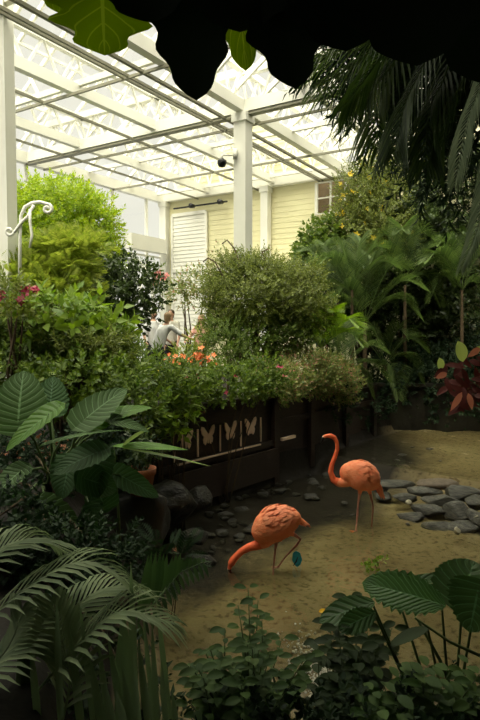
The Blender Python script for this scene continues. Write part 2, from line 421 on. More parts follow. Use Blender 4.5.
n2 = N.new('ShaderNodeTexNoise'); n2.inputs['Scale'].default_value = 14; n2.inputs['Detail'].default_value = 6; L.new(tcn.outputs['Object'], n2.inputs[0])
r1 = N.new('ShaderNodeValToRGB'); L.new(n1.outputs[0], r1.inputs[0]); r1.color_ramp.elements[0].position = .35; r1.color_ramp.elements[1].position = .65
r1.color_ramp.elements[0].color = (.17,.13,.062,1); r1.color_ramp.elements[1].color = (.26,.21,.11,1)
r2 = N.new('ShaderNodeValToRGB'); L.new(n2.outputs[0], r2.inputs[0]); r2.color_ramp.elements[0].position = .33; r2.color_ramp.elements[1].position = .48
r2.color_ramp.elements[0].color = (.45,.42,.35,1); r2.color_ramp.elements[1].color = (1,1,1,1)
mu = N.new('ShaderNodeMix'); mu.data_type = 'RGBA'; mu.blend_type = 'MULTIPLY'; mu.inputs[0].default_value = 1; L.new(r1.outputs[0], mu.inputs[6]); L.new(r2.outputs[0], mu.inputs[7])
# soil above the waterline and mud by the fence
def mnode(op, a, b=None, c=None):
    q = N.new('ShaderNodeMath'); q.operation = op
    for i_, v_ in enumerate((a, b, c)):
        if v_ is None: continue
        if isinstance(v_, (int, float)): q.inputs[i_].default_value = v_
        else: L.new(v_, q.inputs[i_])
    return q.outputs[0]
zz_ = mnode('MULTIPLY_ADD', n1.outputs[0], .25, sx.outputs['Z'])
soilA = N.new('ShaderNodeMapRange'); L.new(zz_, soilA.inputs[0]); soilA.inputs[1].default_value = .50; soilA.inputs[2].default_value = .62
# distance in front of the fence (mud strip)
dd_ = mnode('ADD', mnode('MULTIPLY', sx.outputs['X'], float(PN[0])), mnode('MULTIPLY', sx.outputs['Y'], float(PN[1])))
dd_ = mnode('SUBTRACT', dd_, float(PA @ PN)); dd_ = mnode('MULTIPLY_ADD', n1.outputs[0], 1.6, dd_)
mud = N.new('ShaderNodeMapRange'); L.new(dd_, mud.inputs[0]); mud.inputs[1].default_value = 3.1; mud.inputs[2].default_value = 2.5
mudx = N.new('ShaderNodeMapRange'); L.new(sx.outputs['X'], mudx.inputs[0]); mudx.inputs[1].default_value = 4.2; mudx.inputs[2].default_value = 3.2
mm = mnode('MULTIPLY', mud.outputs[0], mudx.outputs[0]); mm = mnode('MAXIMUM', mm, soilA.outputs[0])
mx = N.new('ShaderNodeMix'); mx.data_type = 'RGBA'; L.new(mm, mx.inputs[0]); L.new(mu.outputs[2], mx.inputs[6]); mx.inputs[7].default_value = (.014,.011,.007,1); p.inputs['Specular IOR Level'].default_value = .2
L.new(mx.outputs[2], p.inputs['Base Color'])
bp = N.new('ShaderNodeBump'); bp.inputs['Strength'].default_value = .6; bp.inputs['Distance'].default_value = .02; L.new(n2.outputs[0], bp.inputs['Height']); L.new(bp.outputs[0], p.inputs['Normal'])
me.materials.append(m)
flo = bpy.data.objects.new('floor', me); COL.objects.link(flo); tag(flo, 'sandy pond bed and dark planted banks', None, None, 'structure')

# water sheets
wm = glassmat('shallow water', (.90,.90,.80), bumpy=.35, rough=.12)
def sheet(poly, z, name, label):
    mb = MB(); P = [(x, y, z) for x, y in poly]; mb.add(P, [tuple(range(len(P)))]); o = mb.build(name, wm, None, False); tag(o, label, 'water', None, 'stuff')
sheet([(-1.6,3.6), (3.2,3.2), (5.2,6.8), (1.7,10.9), (.2,10.0), (-1.4,8.0), (-2.4,6.4)], .045, 'pond_water', 'shallow clear pond water over sand around the flamingos')
sheet([(1.6,11.3), (5.4,7.6), (7.6,11.5), (8.2,13.9), (3.9,13.9), (2.2,11.9)], .335, 'stream_water', 'thin sheet of water above the slate stones at right')

# ------------------------------------------------------------------ walls
mb = MB()                                                # lapped boards, far wall (u = 0)
VR = -9.5
def boards(mb, u, v0, v1, z0, z1, hb=.17):
    z = z0
    while z < z1-1e-3:
        h = min(hb, z1-z)
        a = W(u, v0, z); b = W(u, v1, z); a2 = W(u-.010, v0, z); b2 = W(u-.010, v1, z); c = W(u, v1, z+h); d = W(u, v0, z+h)
        mb.add([tuple(q) for q in (a, b, b2, a2, c, d)], [(3,2,4,5), (0,1,2,3)])
        z += h
boards(mb, .0, 0, -2.1-0, 0.8, RH); boards(mb, 0, -2.1, -6.15, .8, RH); boards(mb, 0, -6.15, -7.6, .8, RH-1.05); boards(mb, 0, -7.6, -14, .8, RH)
boards(mb, 0, -6.15, -7.6, RH-.1, RH)
# gable ends of the two roof bays
for k in range(2):
    v0 = -7*k
    for i in range(14):
        z = RH+i*.17; w_ = 3.5*(1-i/14)
        if w_ > .1:
            a = v0-3.5+w_; b = v0-3.5-w_; P = [W(-.03, a, z), W(-.03, b, z), W(0, b+.05, z+.17), W(0, a-.05, z+.17)]
            mb.add([tuple(q) for q in P], [(0,1,2,3)])
struct('wall_back', mb, M['siding'], 'cream clapboard wall at the far end under the glass roof')
# dark solid walls out of view
mb = MB(); mb.box(tuple(W(-11, -15, 3.6)), (.2, 26, 8.5), RB); struct('wall_right', mb, M['dark_plaster'])
mb = MB(); mb.box(tuple(W(-23, -11.5, 3.6)), (9, .2, 8.5), RB); struct('wall_front', mb, M['dark_plaster'])  # unseen, cut short at left so light reaches the white post
# left glass wall: posts, sill, curved braces
mb = MB(); mb.box(tuple(W(-10, 0.08, .9)), (.25, 22, 1.6), RB); struct('wall_left', mb, M['white'], 'low white wall below the side glazing')
tn = [0]
def trim(mb, m=None, label=None):
    tn[0] += 1; return struct('trim_%d' % tn[0], mb, m or M['white'], label)
mb = MB(); P = [W(-21, .05, 1.7), W(0, .05, 1.7), W(0, .05, RH), W(-21, .05, RH)]; mb.add([tuple(q) for q in P], [(0,1,2,3)]); struct('window_1', mb, M['glass'], 'tall side glazing at left')
for i in range(12):
    mb = MB(); mb.beam(W(-.95-i*1.7, .05, 1.7), W(-.95-i*1.7, .05, RH), .07, .10, up=U); trim(mb)
for z in (3.4, 5.4):
    mb = MB(); mb.beam(W(-21, .05, z), W(0, .05, z), .06, .06); trim(mb)
# white box header over the side bay and curved arches behind
mb = MB(); mb.box(tuple(W(-1.3, -.25, 5.75)), (.35, 1.9, .5), RB); trim(mb, label='white box header by the corner')
for r in (1.25, 1.7):
    mb = MB(); mb.tube([W(-1.6+0*r, .9-r*math.cos(a), 3.6+r*math.sin(a)*1.15) for a in np.linspace(0, PI*.6, 14)], .06, 6); trim(mb, label='curved white arch behind the side glazing')
# eave beams
for (a, b, w_, h) in [(W(0,0,RH+.1), W(-21,0,RH+.1), .22, .3), (W(-.1,0,RH+.12), W(-.1,-14,RH+.12), .22, .3)]:
    mb = MB(); mb.beam(a, b, w_, h); trim(mb)
# columns
def column(p, w_, z0, z1, label):
    mb = MB(); mb.box((p[0], p[1], (z0+z1)/2), (w_, w_, z1-z0), RB)
    mb.box((p[0], p[1], z1-.12), (w_*1.25, w_*1.25, .18), RB); mb.box((p[0], p[1], z0+.2), (w_*1.2, w_*1.2, .4), RB)
    trim(mb, label=label)
c1 = at(243, 330, 12.9); c2 = at(265.5, 330, 19.3); c3 = at(165.5, 330, 21.6)
column(c1, .30, 1.0, RH, 'tall white square column in the middle of the garden')
column(c2, .26, 1.0, RH, 'white square column against the clapboard wall')
column(c3, .28, 1.0, RH, 'white corner column at the far left of the wall')
cu, cv = (Vector((c1.x, c1.y, 0))-O).dot(U), (Vector((c1.x, c1.y, 0))-O).dot(Vv)
# ledge on the right of the wall
mb = MB(); q = W(-.5, -5.6, CAMZ+1.95); mb.box(tuple(q), (5.4, 1.2, .16), RB); trim(mb, M['white'], 'pale ledge at the foot of the right siding')
# near white post pair at far left, lamp bracket stands in front
mb = MB(); q = at(-8, 330, 9.0); mb.box((q.x, q.y, 4.4), (.70, .4, 7.2)); trim(mb, label='broad white post at the left edge')

# wall window at right: frame, panes
WN = thing('window_2', 'dark paned window high on the siding at right', None, W(-.06, -6.85, RH-.62)); del WN['label']; WN['kind'] = 'structure'
mb = MB()
for dv in (-.72, -.24, .24, .72): mb.beam(W(-.07, -6.87+dv, RH-1.08), W(-.07, -6.87+dv, RH-.1), .05 if abs(dv) < .5 else .09, .07, up=U)
for z in (RH-1.08, RH-.6, RH-.12): mb.beam(W(-.07, -6.1, z), W(-.07, -7.65, z), .06, .035)
mb.build('window_frame', M['white'], WN, False)
mb = MB(); P = [W(.02, -6.15, RH-1.05), W(.02, -7.6, RH-1.05), W(.02, -7.6, RH-.1), W(.02, -6.15, RH-.1)]; mb.add([tuple(q) for q in P], [(0,1,2,3)])
mb.build('pane', M['glass'], WN, False)
mb = MB(); mb.box(tuple(W(.6, -6.9, RH-.6)), (2.2, .05, 1.4), RB); struct('wall_alcove', mb, mat('brown room wall', (.16,.11,.06), (.1,.07,.04), .8), 'brown room seen through the small window')
# white shutter door with louvres + track above
SH = thing('shutter', 'white louvred shutter panel on the left of the clapboard wall', 'shutter', W(-.12, -1.3, 1.3))
mb = MB(); zt = CAMZ+4.15; v0, v1 = -.45, -1.95
for v_ in (v0, v1): mb.beam(W(-.1, v_, 1.3), W(-.1, v_, zt), .09, .07, up=U)
for z in (1.35, zt-2.0, zt): mb.beam(W(-.1, v0, z), W(-.1, v1, z), .07, .12)
mb.build('frame', M['white'], SH, False)
mb = MB(); z = 1.5
while z < zt-.05:
    mb.beam(W(-.08, v0, z), W(-.08, v1, z), .03, .13, up=Vector((0,0,1))+U*.12); z += .135
mb.build('louvres', M['white'], SH, False)
TR = thing('track_light', 'dark rail with two small spotlights above the white shutter', 'light', W(-.15, -1.7, zt+.2))
mb = MB(); mb.beam(W(-.2, -.6, zt+.22), W(-.2, -2.9, zt+.22), .05, .05); mb.build('rail', M['black'], TR, False)
for v_ in (-1.55, -2.75):
    mb = MB(); a = W(-.25, v_, zt+.2); mb.tube([a, a-U*.22-Vector((0,0,.02))], [.06, .09], 10); mb.build('spotlight', M['black'], TR)
mb = MB(); a = W(-.2, -.12, 5.6); mb.tube([a, a-Vector((0,0,4.2))], .04, 8)
tag(recentre(mb.build('drain_pipe', M['rod']), a), 'thin grey drain pipe beside the far corner column', 'pipe')

# ------------------------------------------------------------------ roof: glazing, rafters, trusses, grid
UMIN = -15.0; RISE = 2.4; SP = 7.0
def roofz(v):
    t = (-v) % SP; return RH+.35+RISE*(1-abs(t-SP/2)/(SP/2))
pane_n = 3
for k in range(2):
    for h in range(2):
        va = -k*SP-h*SP/2; vb = va-SP/2; um = -17.0 if k == 0 else UMIN; um = -5.6 if (k == 1 and h == 1) else um
        za = roofz(va-1e-4) if h == 0 else RH+.35+RISE; zb = RH+.35+RISE if h == 0 else RH+.35
        mb = MB(); P = [W(um, va, za), W(0.2, va, za), W(0.2, vb, zb), W(um, vb, zb)]; mb.add([tuple(q) for q in P], [(0,1,2,3)])
        struct('window_%d' % pane_n, mb, M['glass'], 'sloping glass roof slope'); pane_n += 1
        for i in range(int((-um-.3)/.86)+1):
            u = -.3-i*.86
            mb = MB(); mb.beam(W(u, va, za), W(u, vb, zb), .06, .10); trim(mb)
        for t in (.33, .66):
            mb = MB(); v_ = va+(vb-va)*t; z_ = za+(zb-za)*t-.05; mb.beam(W(um, v_, z_), W(.1, v_, z_), .05, .07); trim(mb)
# unseen solid roof, added to shade the near part and the right bay
mb = MB(); P = [W(UMIN, -7, RH+.5), W(-23, -7, RH+.5), W(-23, -16, RH+.5), W(UMIN, -16, RH+.5)]
mb.add([tuple(q) for q in P], [(0,1,2,3)]); P = [W(-17, 2, RH+.5), W(-23, 2, RH+.5), W(-23, -7, RH+.5), W(-17, -7, RH+.5)]; mb.add([tuple(q) for q in P], [(0,1,2,3)]); P = [W(UMIN, -10.5, RH+.5), W(-5.6, -10.5, RH+.5), W(-5.6, -16, RH+.5), W(UMIN, -16, RH+.5)]; mb.add([tuple(q) for q in P], [(0,3,2,1)])
struct('shade_ceiling', mb, M['shaderoof'], 'added unseen solid roof that shades the near side of the garden')
# trusses along u (white) : bottom chord, top chord, webs
def truss(a, b, h, w_=.1, n=10, hb=.16, label=None):
    a = Vector(a); b = Vector(b); mb = MB(); up = Vector((0,0,h))
    mb.beam(a, b, w_*1.3, hb); mb.beam(a+up, b+up, w_, w_)
    for i in range(n):
        p = a.lerp(b, i/n); q = a.lerp(b, (i+.5)/n); r = a.lerp(b, (i+1)/n)
        mb.beam(p, q+up, .045, .045); mb.beam(q+up, r, .045, .045)
        mb.beam(q, q+up, .035, .035)
    trim(mb, label=label)
# heavy beams through the middle column
truss(W(cu, 0, RH+.12), W(cu, -10.5, RH+.12), .75, .16, 14, .26, 'main white roof truss through the middle column')
truss(W(-13, cv, RH+.12), W(0, cv, RH+.12), .8, .14, 18, .24, 'white roof truss along the garden over the middle column')
for (px, py) in [(90, 99), (50, 136)]:
    u, v = uv_at(px, py, RH+.1); truss(W(-13, v, RH+.15), W(0, v, RH+.15), .7, .12, 16, .22)
truss(W(-13, cv-1.5, RH+.3), W(0, cv-1.5, RH+.3), .7, .12, 16, .14)
truss(W(-1.9, 0, RH+.2), W(-1.9, -10.5, RH+.2), .6, .07, 18, .1)
truss(W(-.5, 0, RH+.2), W(-.5, -10.5, RH+.2), .8, .07, 22, .1)
truss(W(-11.3, 0, RH+.2), W(-11.3, -10.5, RH+.2), .7, .08, 14, .16)
# roof web frames between chord and ridge
for u in (-3.8, -8.5):
    mb = MB()
    for k in range(2):
        v0 = -k*SP
        mb.beam(W(u, v0, RH+.3), W(u, v0-3.5, RH+.3+RISE), .08, .14)
        if k == 0: mb.beam(W(u, v0-7, RH+.3), W(u, v0-3.5, RH+.3+RISE), .08, .14)
        for t in (.35, .7):
            mb.beam(W(u, v0-3.5*t, RH+.3), W(u, v0-3.5*t, RH+.3+RISE*t), .05, .05)
            if k == 0: mb.beam(W(u, v0-7+3.5*t, RH+.3), W(u, v0-7+3.5*t, RH+.3+RISE*t), .05, .05)
            mb.beam(W(u, v0-3.5*t, RH+.3+RISE*t), W(u, v0-3.5*(t+.3), RH+.3), .05, .05)
    mb.beam(W(u, 0, RH+.28), W(u, -10.5, RH+.28), .08, .12)
    trim(mb)
# grey rods of the lower grid
def rod_u(px, py, u0, u1, r=.022):
    u, v = uv_at(px, py, RH-.05); mb = MB(); mb.beam(W(u0, v, RH-.05), W(u1, v, RH-.05), r*2, r*2.4); trim(mb, M['rod'])
def rod_v(px, py, v0, v1, r=.022):
    u, v = uv_at(px, py, RH-.07); mb = MB(); mb.beam(W(u, v0, RH-.07), W(u, v1, RH-.07), r*2, r*2.4); trim(mb, M['rod'])
for (px, py) in [(124, 62), (117, 74), (123, 135), (100, 167), (296, 158), (288, 162)]: rod_u(px, py, -13, 0)
for (px, py) in [(90, 89), (150, 147), (170, 180)]: rod_v(px, py, 0, -10.5)
mb = MB(); mb.beam(W(cu, 0, RH-.05), W(cu, -10.5, RH-.05), .16, .05); trim(mb, M['rod'])

# security camera on the column
SC = thing('security_camera', 'small dark dome camera on a bracket off the middle column', 'camera', at(225, 161, 12.7))
b = at(222, 160, 12.7)
mb = MB(); mb.tube([at(236, 155, 12.75), at(223, 155, 12.7), at(222, 158, 12.7)], .018, 6); mb.box(tuple(at(235, 154, 12.76)), (.1, .08, .22)); mb.build('bracket', M['white'], SC)
mb = MB(); mb.lathe((b.x, b.y, b.z-.1), [(.0,-.06), (.07,-.04), (.1,.03), (.1,.08), (.04,.13), (0,.14)], 14); mb.build('dome', M['black'], SC)

# ------------------------------------------------------------------ scroll bracket / wrought iron plant hanger at left
HK = thing('scroll_bracket', 'white wrought iron scroll hook on a post at far left', 'bracket', at(21, 290, 8.6))
def px_curve(pts, D, r, k=7): 
    mb = MB(); mb.tube([at(x, y, D) for x, y in pts], r, k); return mb
def spiral(cx, cy, r0, r1, a0, a1, n=16): return [(cx+(r0+(r1-r0)*i/n)*math.cos(a0+(a1-a0)*i/n), cy+(r0+(r1-r0)*i/n)*math.sin(a0+(a1-a0)*i/n)) for i in range(n+1)]
px_curve([(20, 300), (20, 235), (21, 216), (25, 207), (32, 203), (40, 202), (47, 204)] + spiral(47.5, 209, 5, 1.5, -PI/2, 2*PI), 8.6, .026).build('hook', M['white'], HK)
px_curve([(34, 205), (28, 216), (22, 222), (18, 227), (15, 232)] + spiral(9.5, 231, 5, 1.5, 0, 2*PI), 8.57, .022).build('scroll', M['white'], HK)
px_curve([(30, 209), (30, 222), (32, 235), (30, 248)], 8.55, .02).build('stay', M['white'], HK)

# ------------------------------------------------------------------ butterfly fence / planter
FD = Vector((PD[0], PD[1], 0)); FN = Vector((PN[0], PN[1], 0)); FP = Vector((PA[0], PA[1], 0))
FR = np.array([FD, FN, Vector((0,0,1))]).T
def FL(s, off, z): return FP + FD*s + FN*off + Vector((0,0,z))
def fence_s(px, z=1.0):
    a = (px-240)/FOC; return (a*FP.y-FP.x)/(FD.x-a*FD.y)
FE = thing('planter_fence', 'dark brown wooden planter front with pale butterfly panels and battens', 'fence', FL(0, 0, .2))
L0, L1 = fence_s(150), fence_s(272)
mb = MB(); mb.box(tuple(FL((L0+L1)/2, 0, .95)), (L1-L0, .06, 1.3), FR); mb.build('panel', M['wood'], FE, False)
mb = MB(); mb.box(tuple(FL((L0+L1)/2, .05, 1.60)), (L1-L0+.1, .16, .07), FR); mb.build('top_rail', M['wood'], FE, False)
mb = MB(); mb.box(tuple(FL((L0+L1)/2, .06, .76)), (L1-L0, .07, .10), FR); mb.build('bottom_rail', M['wood'], FE, False)
mb = MB(); mb.box(tuple(FL((fence_s(172)+fence_s(256))/2, .10, .80)), (fence_s(256)-fence_s(172), .03, .022), FR); mb.build('pale_strip', M['paleWood'], FE, False, 'thin pale strip')
mb = MB(); mb.box(tuple(FL((L0+L1)/2, .12, .42)), (L1-L0, .04, .5), FR); mb.build('skirt_board', M['wood'], FE, False)
for s in (L0, L1):
    mb = MB(); mb.box(tuple(FL(s, .05, .8)), (.14, .14, 1.7), FR); mb.build('post', M['wood'], FE, False)
def butterfly_mesh():
    half = [(0,.02), (.03,.06), (.09,.13), (.125,.14), (.135,.10), (.115,.03), (.08,-.005), (.095,-.04), (.085,-.09), (.055,-.12), (.03,-.085), (.02,-.03), (.008,-.10), (0,-.105)]
    P = half+[(-x, y) for x, y in half[-2:0:-1]]
    n = len(P); V = []; 
    for off in (0, .02):
        for x, y in P: V.append(tuple(FD*x+FN*off+Vector((0,0,y))))
    F = [tuple(range(n)), tuple(range(2*n-1, n-1, -1))]+[(i, (i+1)%n, (i+1)%n+n, i+n) for i in range(n)]
    mb = MB(); mb.add(V, F); return mb
bf = None
for px in (183, 205.5, 228, 248.5):
    s = fence_s(px)
    if bf is None: bf = butterfly_mesh().build('butterfly_cutout', M['paleWood'], None, False); c = bf
    else: c = bf.copy(); COL.objects.link(c)
    c.parent = FE; c.location = FL(s, .035, 1.12)-FE.location; c.scale = (1.12,1.12,1.12)
for px in (171.5, 195.5, 218, 239, 259):
    mb = MB(); mb.box(tuple(FL(fence_s(px), .04, 1.04)), (.025, .02, .42), FR); mb.build('batten', M['paleWood'], FE, False)
# plain wooden retaining wall continuing to the right
RW = thing('retaining_wall', 'dark plank retaining wall right of the butterfly panels', 'wall', FL(L1, 0, .2))
L2 = fence_s(375)
mb = MB(); mb.box(tuple(FL((L1+L2)/2+.1, -.05, .8)), (L2-L1, .08, 1.3), FR); mb.build('planks', M['wood'], RW, False)
mb = MB(); mb.box(tuple(FL((L1+L2)/2+.1, 0, 1.1)), (L2-L1, .1, .1), FR); mb.build('rail', M['wood'], RW, False)
mb = MB(); mb.box(tuple(FL(fence_s(283), .12, .80)), (.42, .06, .05), FR); mb.build('ledge', M['paleWood'], RW, False, 'pale short ledge')
for px in (310, 345, 373):
    mb = MB(); mb.box(tuple(FL(fence_s(px), .02, .8)), (.13, .13, 1.4), FR); mb.build('post', M['wood'], RW, False)
WX = FL(L2, 0, 0)
ST = MB(); ST.box(((WX.x+9)/2, 14.15, .75), (9-WX.x, .16, 1.3)); ST.box(((WX.x+9)/2, 14.1, 1.42), (9-WX.x, .3, .08))
tag(recentre(ST.build('stone_wall', M['rock'], None, False), ((WX.x+9)/2, 14.15, .1)), 'low dark stone wall closing the sandy stream at the back right', 'wall')

# ------------------------------------------------------------------ rocks
def rockmesh(seed, flat=1.0, sub=3):
    bm = bmesh.new(); bmesh.ops.create_icosphere(bm, subdivisions=sub, radius=1); r = random.Random(seed)
    cuts = [(Vector((r.gauss(0,1), r.gauss(0,1), r.gauss(0,1))).normalized(), r.uniform(.55, .85)) for _ in range(14)]
    for v in bm.verts:
        for n_, d in cuts:
            e_ = v.co.dot(n_)-d
            if e_ > 0: v.co -= n_*e_*.97
        v.co *= 1+.06*math.sin(v.co.x*9+seed)*math.sin(v.co.y*8)*math.cos(v.co.z*7)
    me = bpy.data.meshes.new('rock'); bm.to_mesh(me); bm.free(); me.polygons.foreach_set('use_smooth', [True]*len(me.polygons)); return me
def rock(name, label, p, size, rot, m, seed, group=None, cat='rock'):
    me = rockmesh(seed); me.materials.append(m); o = bpy.data.objects.new(name, me); COL.objects.link(o)
    o.location = p; o.scale = size; o.rotation_euler = rot; tag(o, label, cat, group); return o
# flat slates of the little weir at right: px centre, half length px, half height px, z
SL = [(398,484,22,4,.26,.1), (436,484,20,5,.33,-.12), (425,491,16,4.5,.25,-.2), (405,498,14,4,.17,-.05), (462,494,22,6,.28,-.2), (441,500,20,5.5,.20,-.25),
      (428,510,17,5,.11,-.25), (411,517,14,4.5,.06,-.2), (458,512,15,8,.12,-.5), (437,527,17,5,.03,-.3), (459,528,18,6,.04,-.1), (478,520,9,8,.12,.3), (383,496,12,4,.10,-.1), (381,488,12,4,.2,.1), (476,503,12,6,.22,-.2)]
pl = ['topmost left of the weir, long and low', 'top middle of the weir, tan and broad', 'just under the tan slab, grey', 'left of the weir middle row', 'broad one at the top right of the weir', 'long dark one across the weir middle',
      'light grey one left of the weir foot', 'small one at the lower left tip of the weir', 'thick tilted block near the weir foot', 'front edge, rounded and black', 'lowest one at the right front', 'upright one at the right frame edge', 'lying behind the legs of the upright flamingo', 'small, just behind the tail of the upright flamingo', 'tucked under the broad slab at the right edge']
tan = mat('tan slate', (.085,.06,.035), (.14,.105,.065), .5, 5, .6, 18)
pale = mat('pale stone', (.3,.28,.18), (.4,.36,.25), .6, 8, .4)
for i, ((px, py, rx, ry, z, rz), w_) in enumerate(zip(SL, pl)):
    p_ = atz(px, py, z); s = p_.y/FOC
    rock('slate_stone', 'wet slate stone, '+w_, p_, (rx*s*1.12, ry*s*1.7+.03, max(.08, ry*s*1.35)), (.22+random.uniform(-.08, .08), random.uniform(-.08, .08)+.05, rz*1.6), tan if i == 1 else M['slate'], 20+i, 'slate stones of the weir')
for px, py, w_ in [(409,503,'wedged in the middle of the weir'), (457,531,'near the front of the weir'), (476,518,'at the right frame edge')]:
    p_ = atz(px, py, .16); rock('pebble', 'pale pebble '+w_, p_, (.07,.06,.05), (0,0,1), pale, px, 'pale pebbles among the slates', 'pebble')
# dark boulders left
BO = [(160,505,42,26,7.6,'big flat dark boulder below the fence, behind the potted plants'), (130,528,30,20,6.9,'dark boulder under the lowest broad leaves at left'), (200,498,20,12,8.0,'dark boulder at the foot of the butterfly fence'),
      (196,535,20,9,7.0,'low wet rock left of the feeding flamingo'), (205,560,14,8,6.6,'low wet rock at the sand edge near the flamingo beak')]
for i, (px, py, rx, ry, D, l) in enumerate(BO):
    p_ = at(px, py, D); s = D/FOC; rock('boulder', l, p_, (rx*s, rx*s*.7, ry*s), (0,0,i*.7), M['rock'], 50+i, 'dark boulders on the left bank')
# stream stones, dark, between fence and flamingos
k = 0; spots = []
while k < 46:
    px = random.uniform(205, 335); t = random.random(); py = 560-(px-205)*.55-t*70+random.uniform(-6, 6)
    if py < 450 or py > 556: continue
    p_ = atz(px, py, .03)
    if H(p_.x, p_.y) > .25: continue
    if any((p_-q).length < .14 for q in spots): continue
    spots.append(p_); k += 1; r_ = random.uniform(.05, .15)
    nearname = 'along the fence foot' if py < 490 else ('behind the feeding flamingo' if px > 240 else 'left of the feeding flamingo')
    rock('stream_stone', 'small dark wet stone in the mud ' + nearname, (p_.x, p_.y, .02), (r_, r_*.8, r_*.45), (0,0,random.random()*6), M['rock'], 100+k, 'dark stream stones '+nearname, 'stone')
for i, (px, py, r_) in enumerate([(402,455,.11), (430,449,.12), (397,460,.07), (412,447,.06), (398,471,.09), (453,481,.07), (463,485,.06), (440,461,.05), (345,503,.1), (410,463,.05), (353,515,.06), (408,524,.06)]):
    p_ = atz(px, py, .33 if py < 470 else .04); l_ = 'dark pebble lying on the wet sand behind the weir' if py < 490 else 'dark pebble in the water by the flamingo legs'
    rock('pebble', l_, p_, (r_, r_*.6, r_*.22), (0,0,i), M['rock'], 200+i, l_[5:].replace('pebble', 'dark pebbles', 1), 'pebble')

# foreground splash: white foam glinting on water, built as small pale lumps
fm = mat('white water foam glint', (.42,.42,.38), (.75,.75,.70), .5, 30, .5, 60)
FOAM = thing('foam_patch', 'white water foam glinting under the front shrub', 'foam', atz(325, 672, .05)); FOAM['kind'] = 'stuff'
mb = MB(); T = bmesh.new(); bmesh.ops.create_icosphere(T, subdivisions=1, radius=1); tV = np.array([v.co[:] for v in T.verts]); tF = [tuple(v.index for v in f.verts) for f in T.faces]; T.free()
P = []
for i in range(700):
    a = random.gauss(0, 1); b = random.gauss(0, 1); px = 322+a*13+b*9; py = 678+b*18
    q = atz(px, py, 0); q.z = H(q.x, q.y)+.015; P.append(tuple(q))
n_ = len(P); Z = np.tile([0,0,1.], (n_, 1)); X = unit(np.stack([RNG.normal(size=n_), RNG.normal(size=n_), np.zeros(n_)], 1)); mb.scatter(tV*np.array([1,.75,.6]), tF, np.array(P), X, np.cross(Z, X), Z, RNG.uniform(.005, .018, n_)); mb.build('foam', fm, FOAM)

# ------------------------------------------------------------------ flamingos
fl_o = mat('orange pink feathers', (1.0,.24,.085), (1.0,.36,.17), .6, 14, .5, 30, stretch=(1,3,3))
fl_n = mat('deep orange neck plumage', (.93,.14,.045), (.96,.19,.07), .6, 22, .3, 60)
fl_w = mat('coral wing feathers', (1.0,.25,.10), (1.0,.37,.19), .55, 9, .3, 40)
fl_l = mat('dull pink leg skin', (.42,.16,.12), (.55,.24,.18), .5, 20)
fl_b = mat('pale beak', (.62,.45,.33), None, .4)
fl_k = mat('black beak tip', (.01,.01,.01), None, .3)
def rotm(ax): # ellipsoid whose X axis follows ax
    return Vector((1,0,0)).rotation_difference(Vector(ax).normalized()).to_matrix()
def feather_side(mb, c, r, R, n, size, sx=(-.5, .9), backdir=1):
    """rows of overlapping feathers over an ellipsoid"""
    F = (np.array([(-.16,0,.0), (.16,0,.0), (.24,.5,.05), (0,.55,.07), (-.24,.5,.05), (.15,.88,.03), (-.15,.88,.03), (0,1,.0)]), [(0,1,2,3,4), (4,3,6), (3,2,5), (3,5,7,6)])
    P = []; X = []; Y = []; Z = []
    for i in range(n):
        u = random.uniform(*sx); th = random.uniform(-PI*.75, PI*.75)
        q = Vector((u, math.sqrt(max(0, 1-u*u))*math.sin(th), math.sqrt(max(0, 1-u*u))*math.cos(th)))
        p_ = Vector(c)+R @ Vector((q.x*r[0], q.y*r[1], q.z*r[2]))
        nrm = (R @ Vector((q.x/r[0], q.y/r[1], q.z/r[2]))).normalized()
        y = (R @ Vector((backdir, 0, -.12))); y = (y-nrm*y.dot(nrm)).normalized(); y = (y+nrm*.08).normalized(); x = y.cross(nrm).normalized()
        P.append(p_); X.append(x); Y.append(y); Z.append(nrm)
    mb.scatter(F[0], F[1], np.array(P), np.array(X), np.array(Y), np.array(Z), RNG.uniform(.8, 1.25, n)*size)
def leg_toes(caps, f, fw, s=1.0):
    f = Vector(f); fw = Vector(fw).normalized(); sd = Vector((-fw.y, fw.x, 0))
    for k in (-.55, 0, .55):
        d = (fw+sd*k).normalized(); caps += [(f, .008*s, f+d*.085*s+Vector((0,0,-.006)), .005*s)]
    caps += [(f, .007*s, f-fw*.03*s, .004)]
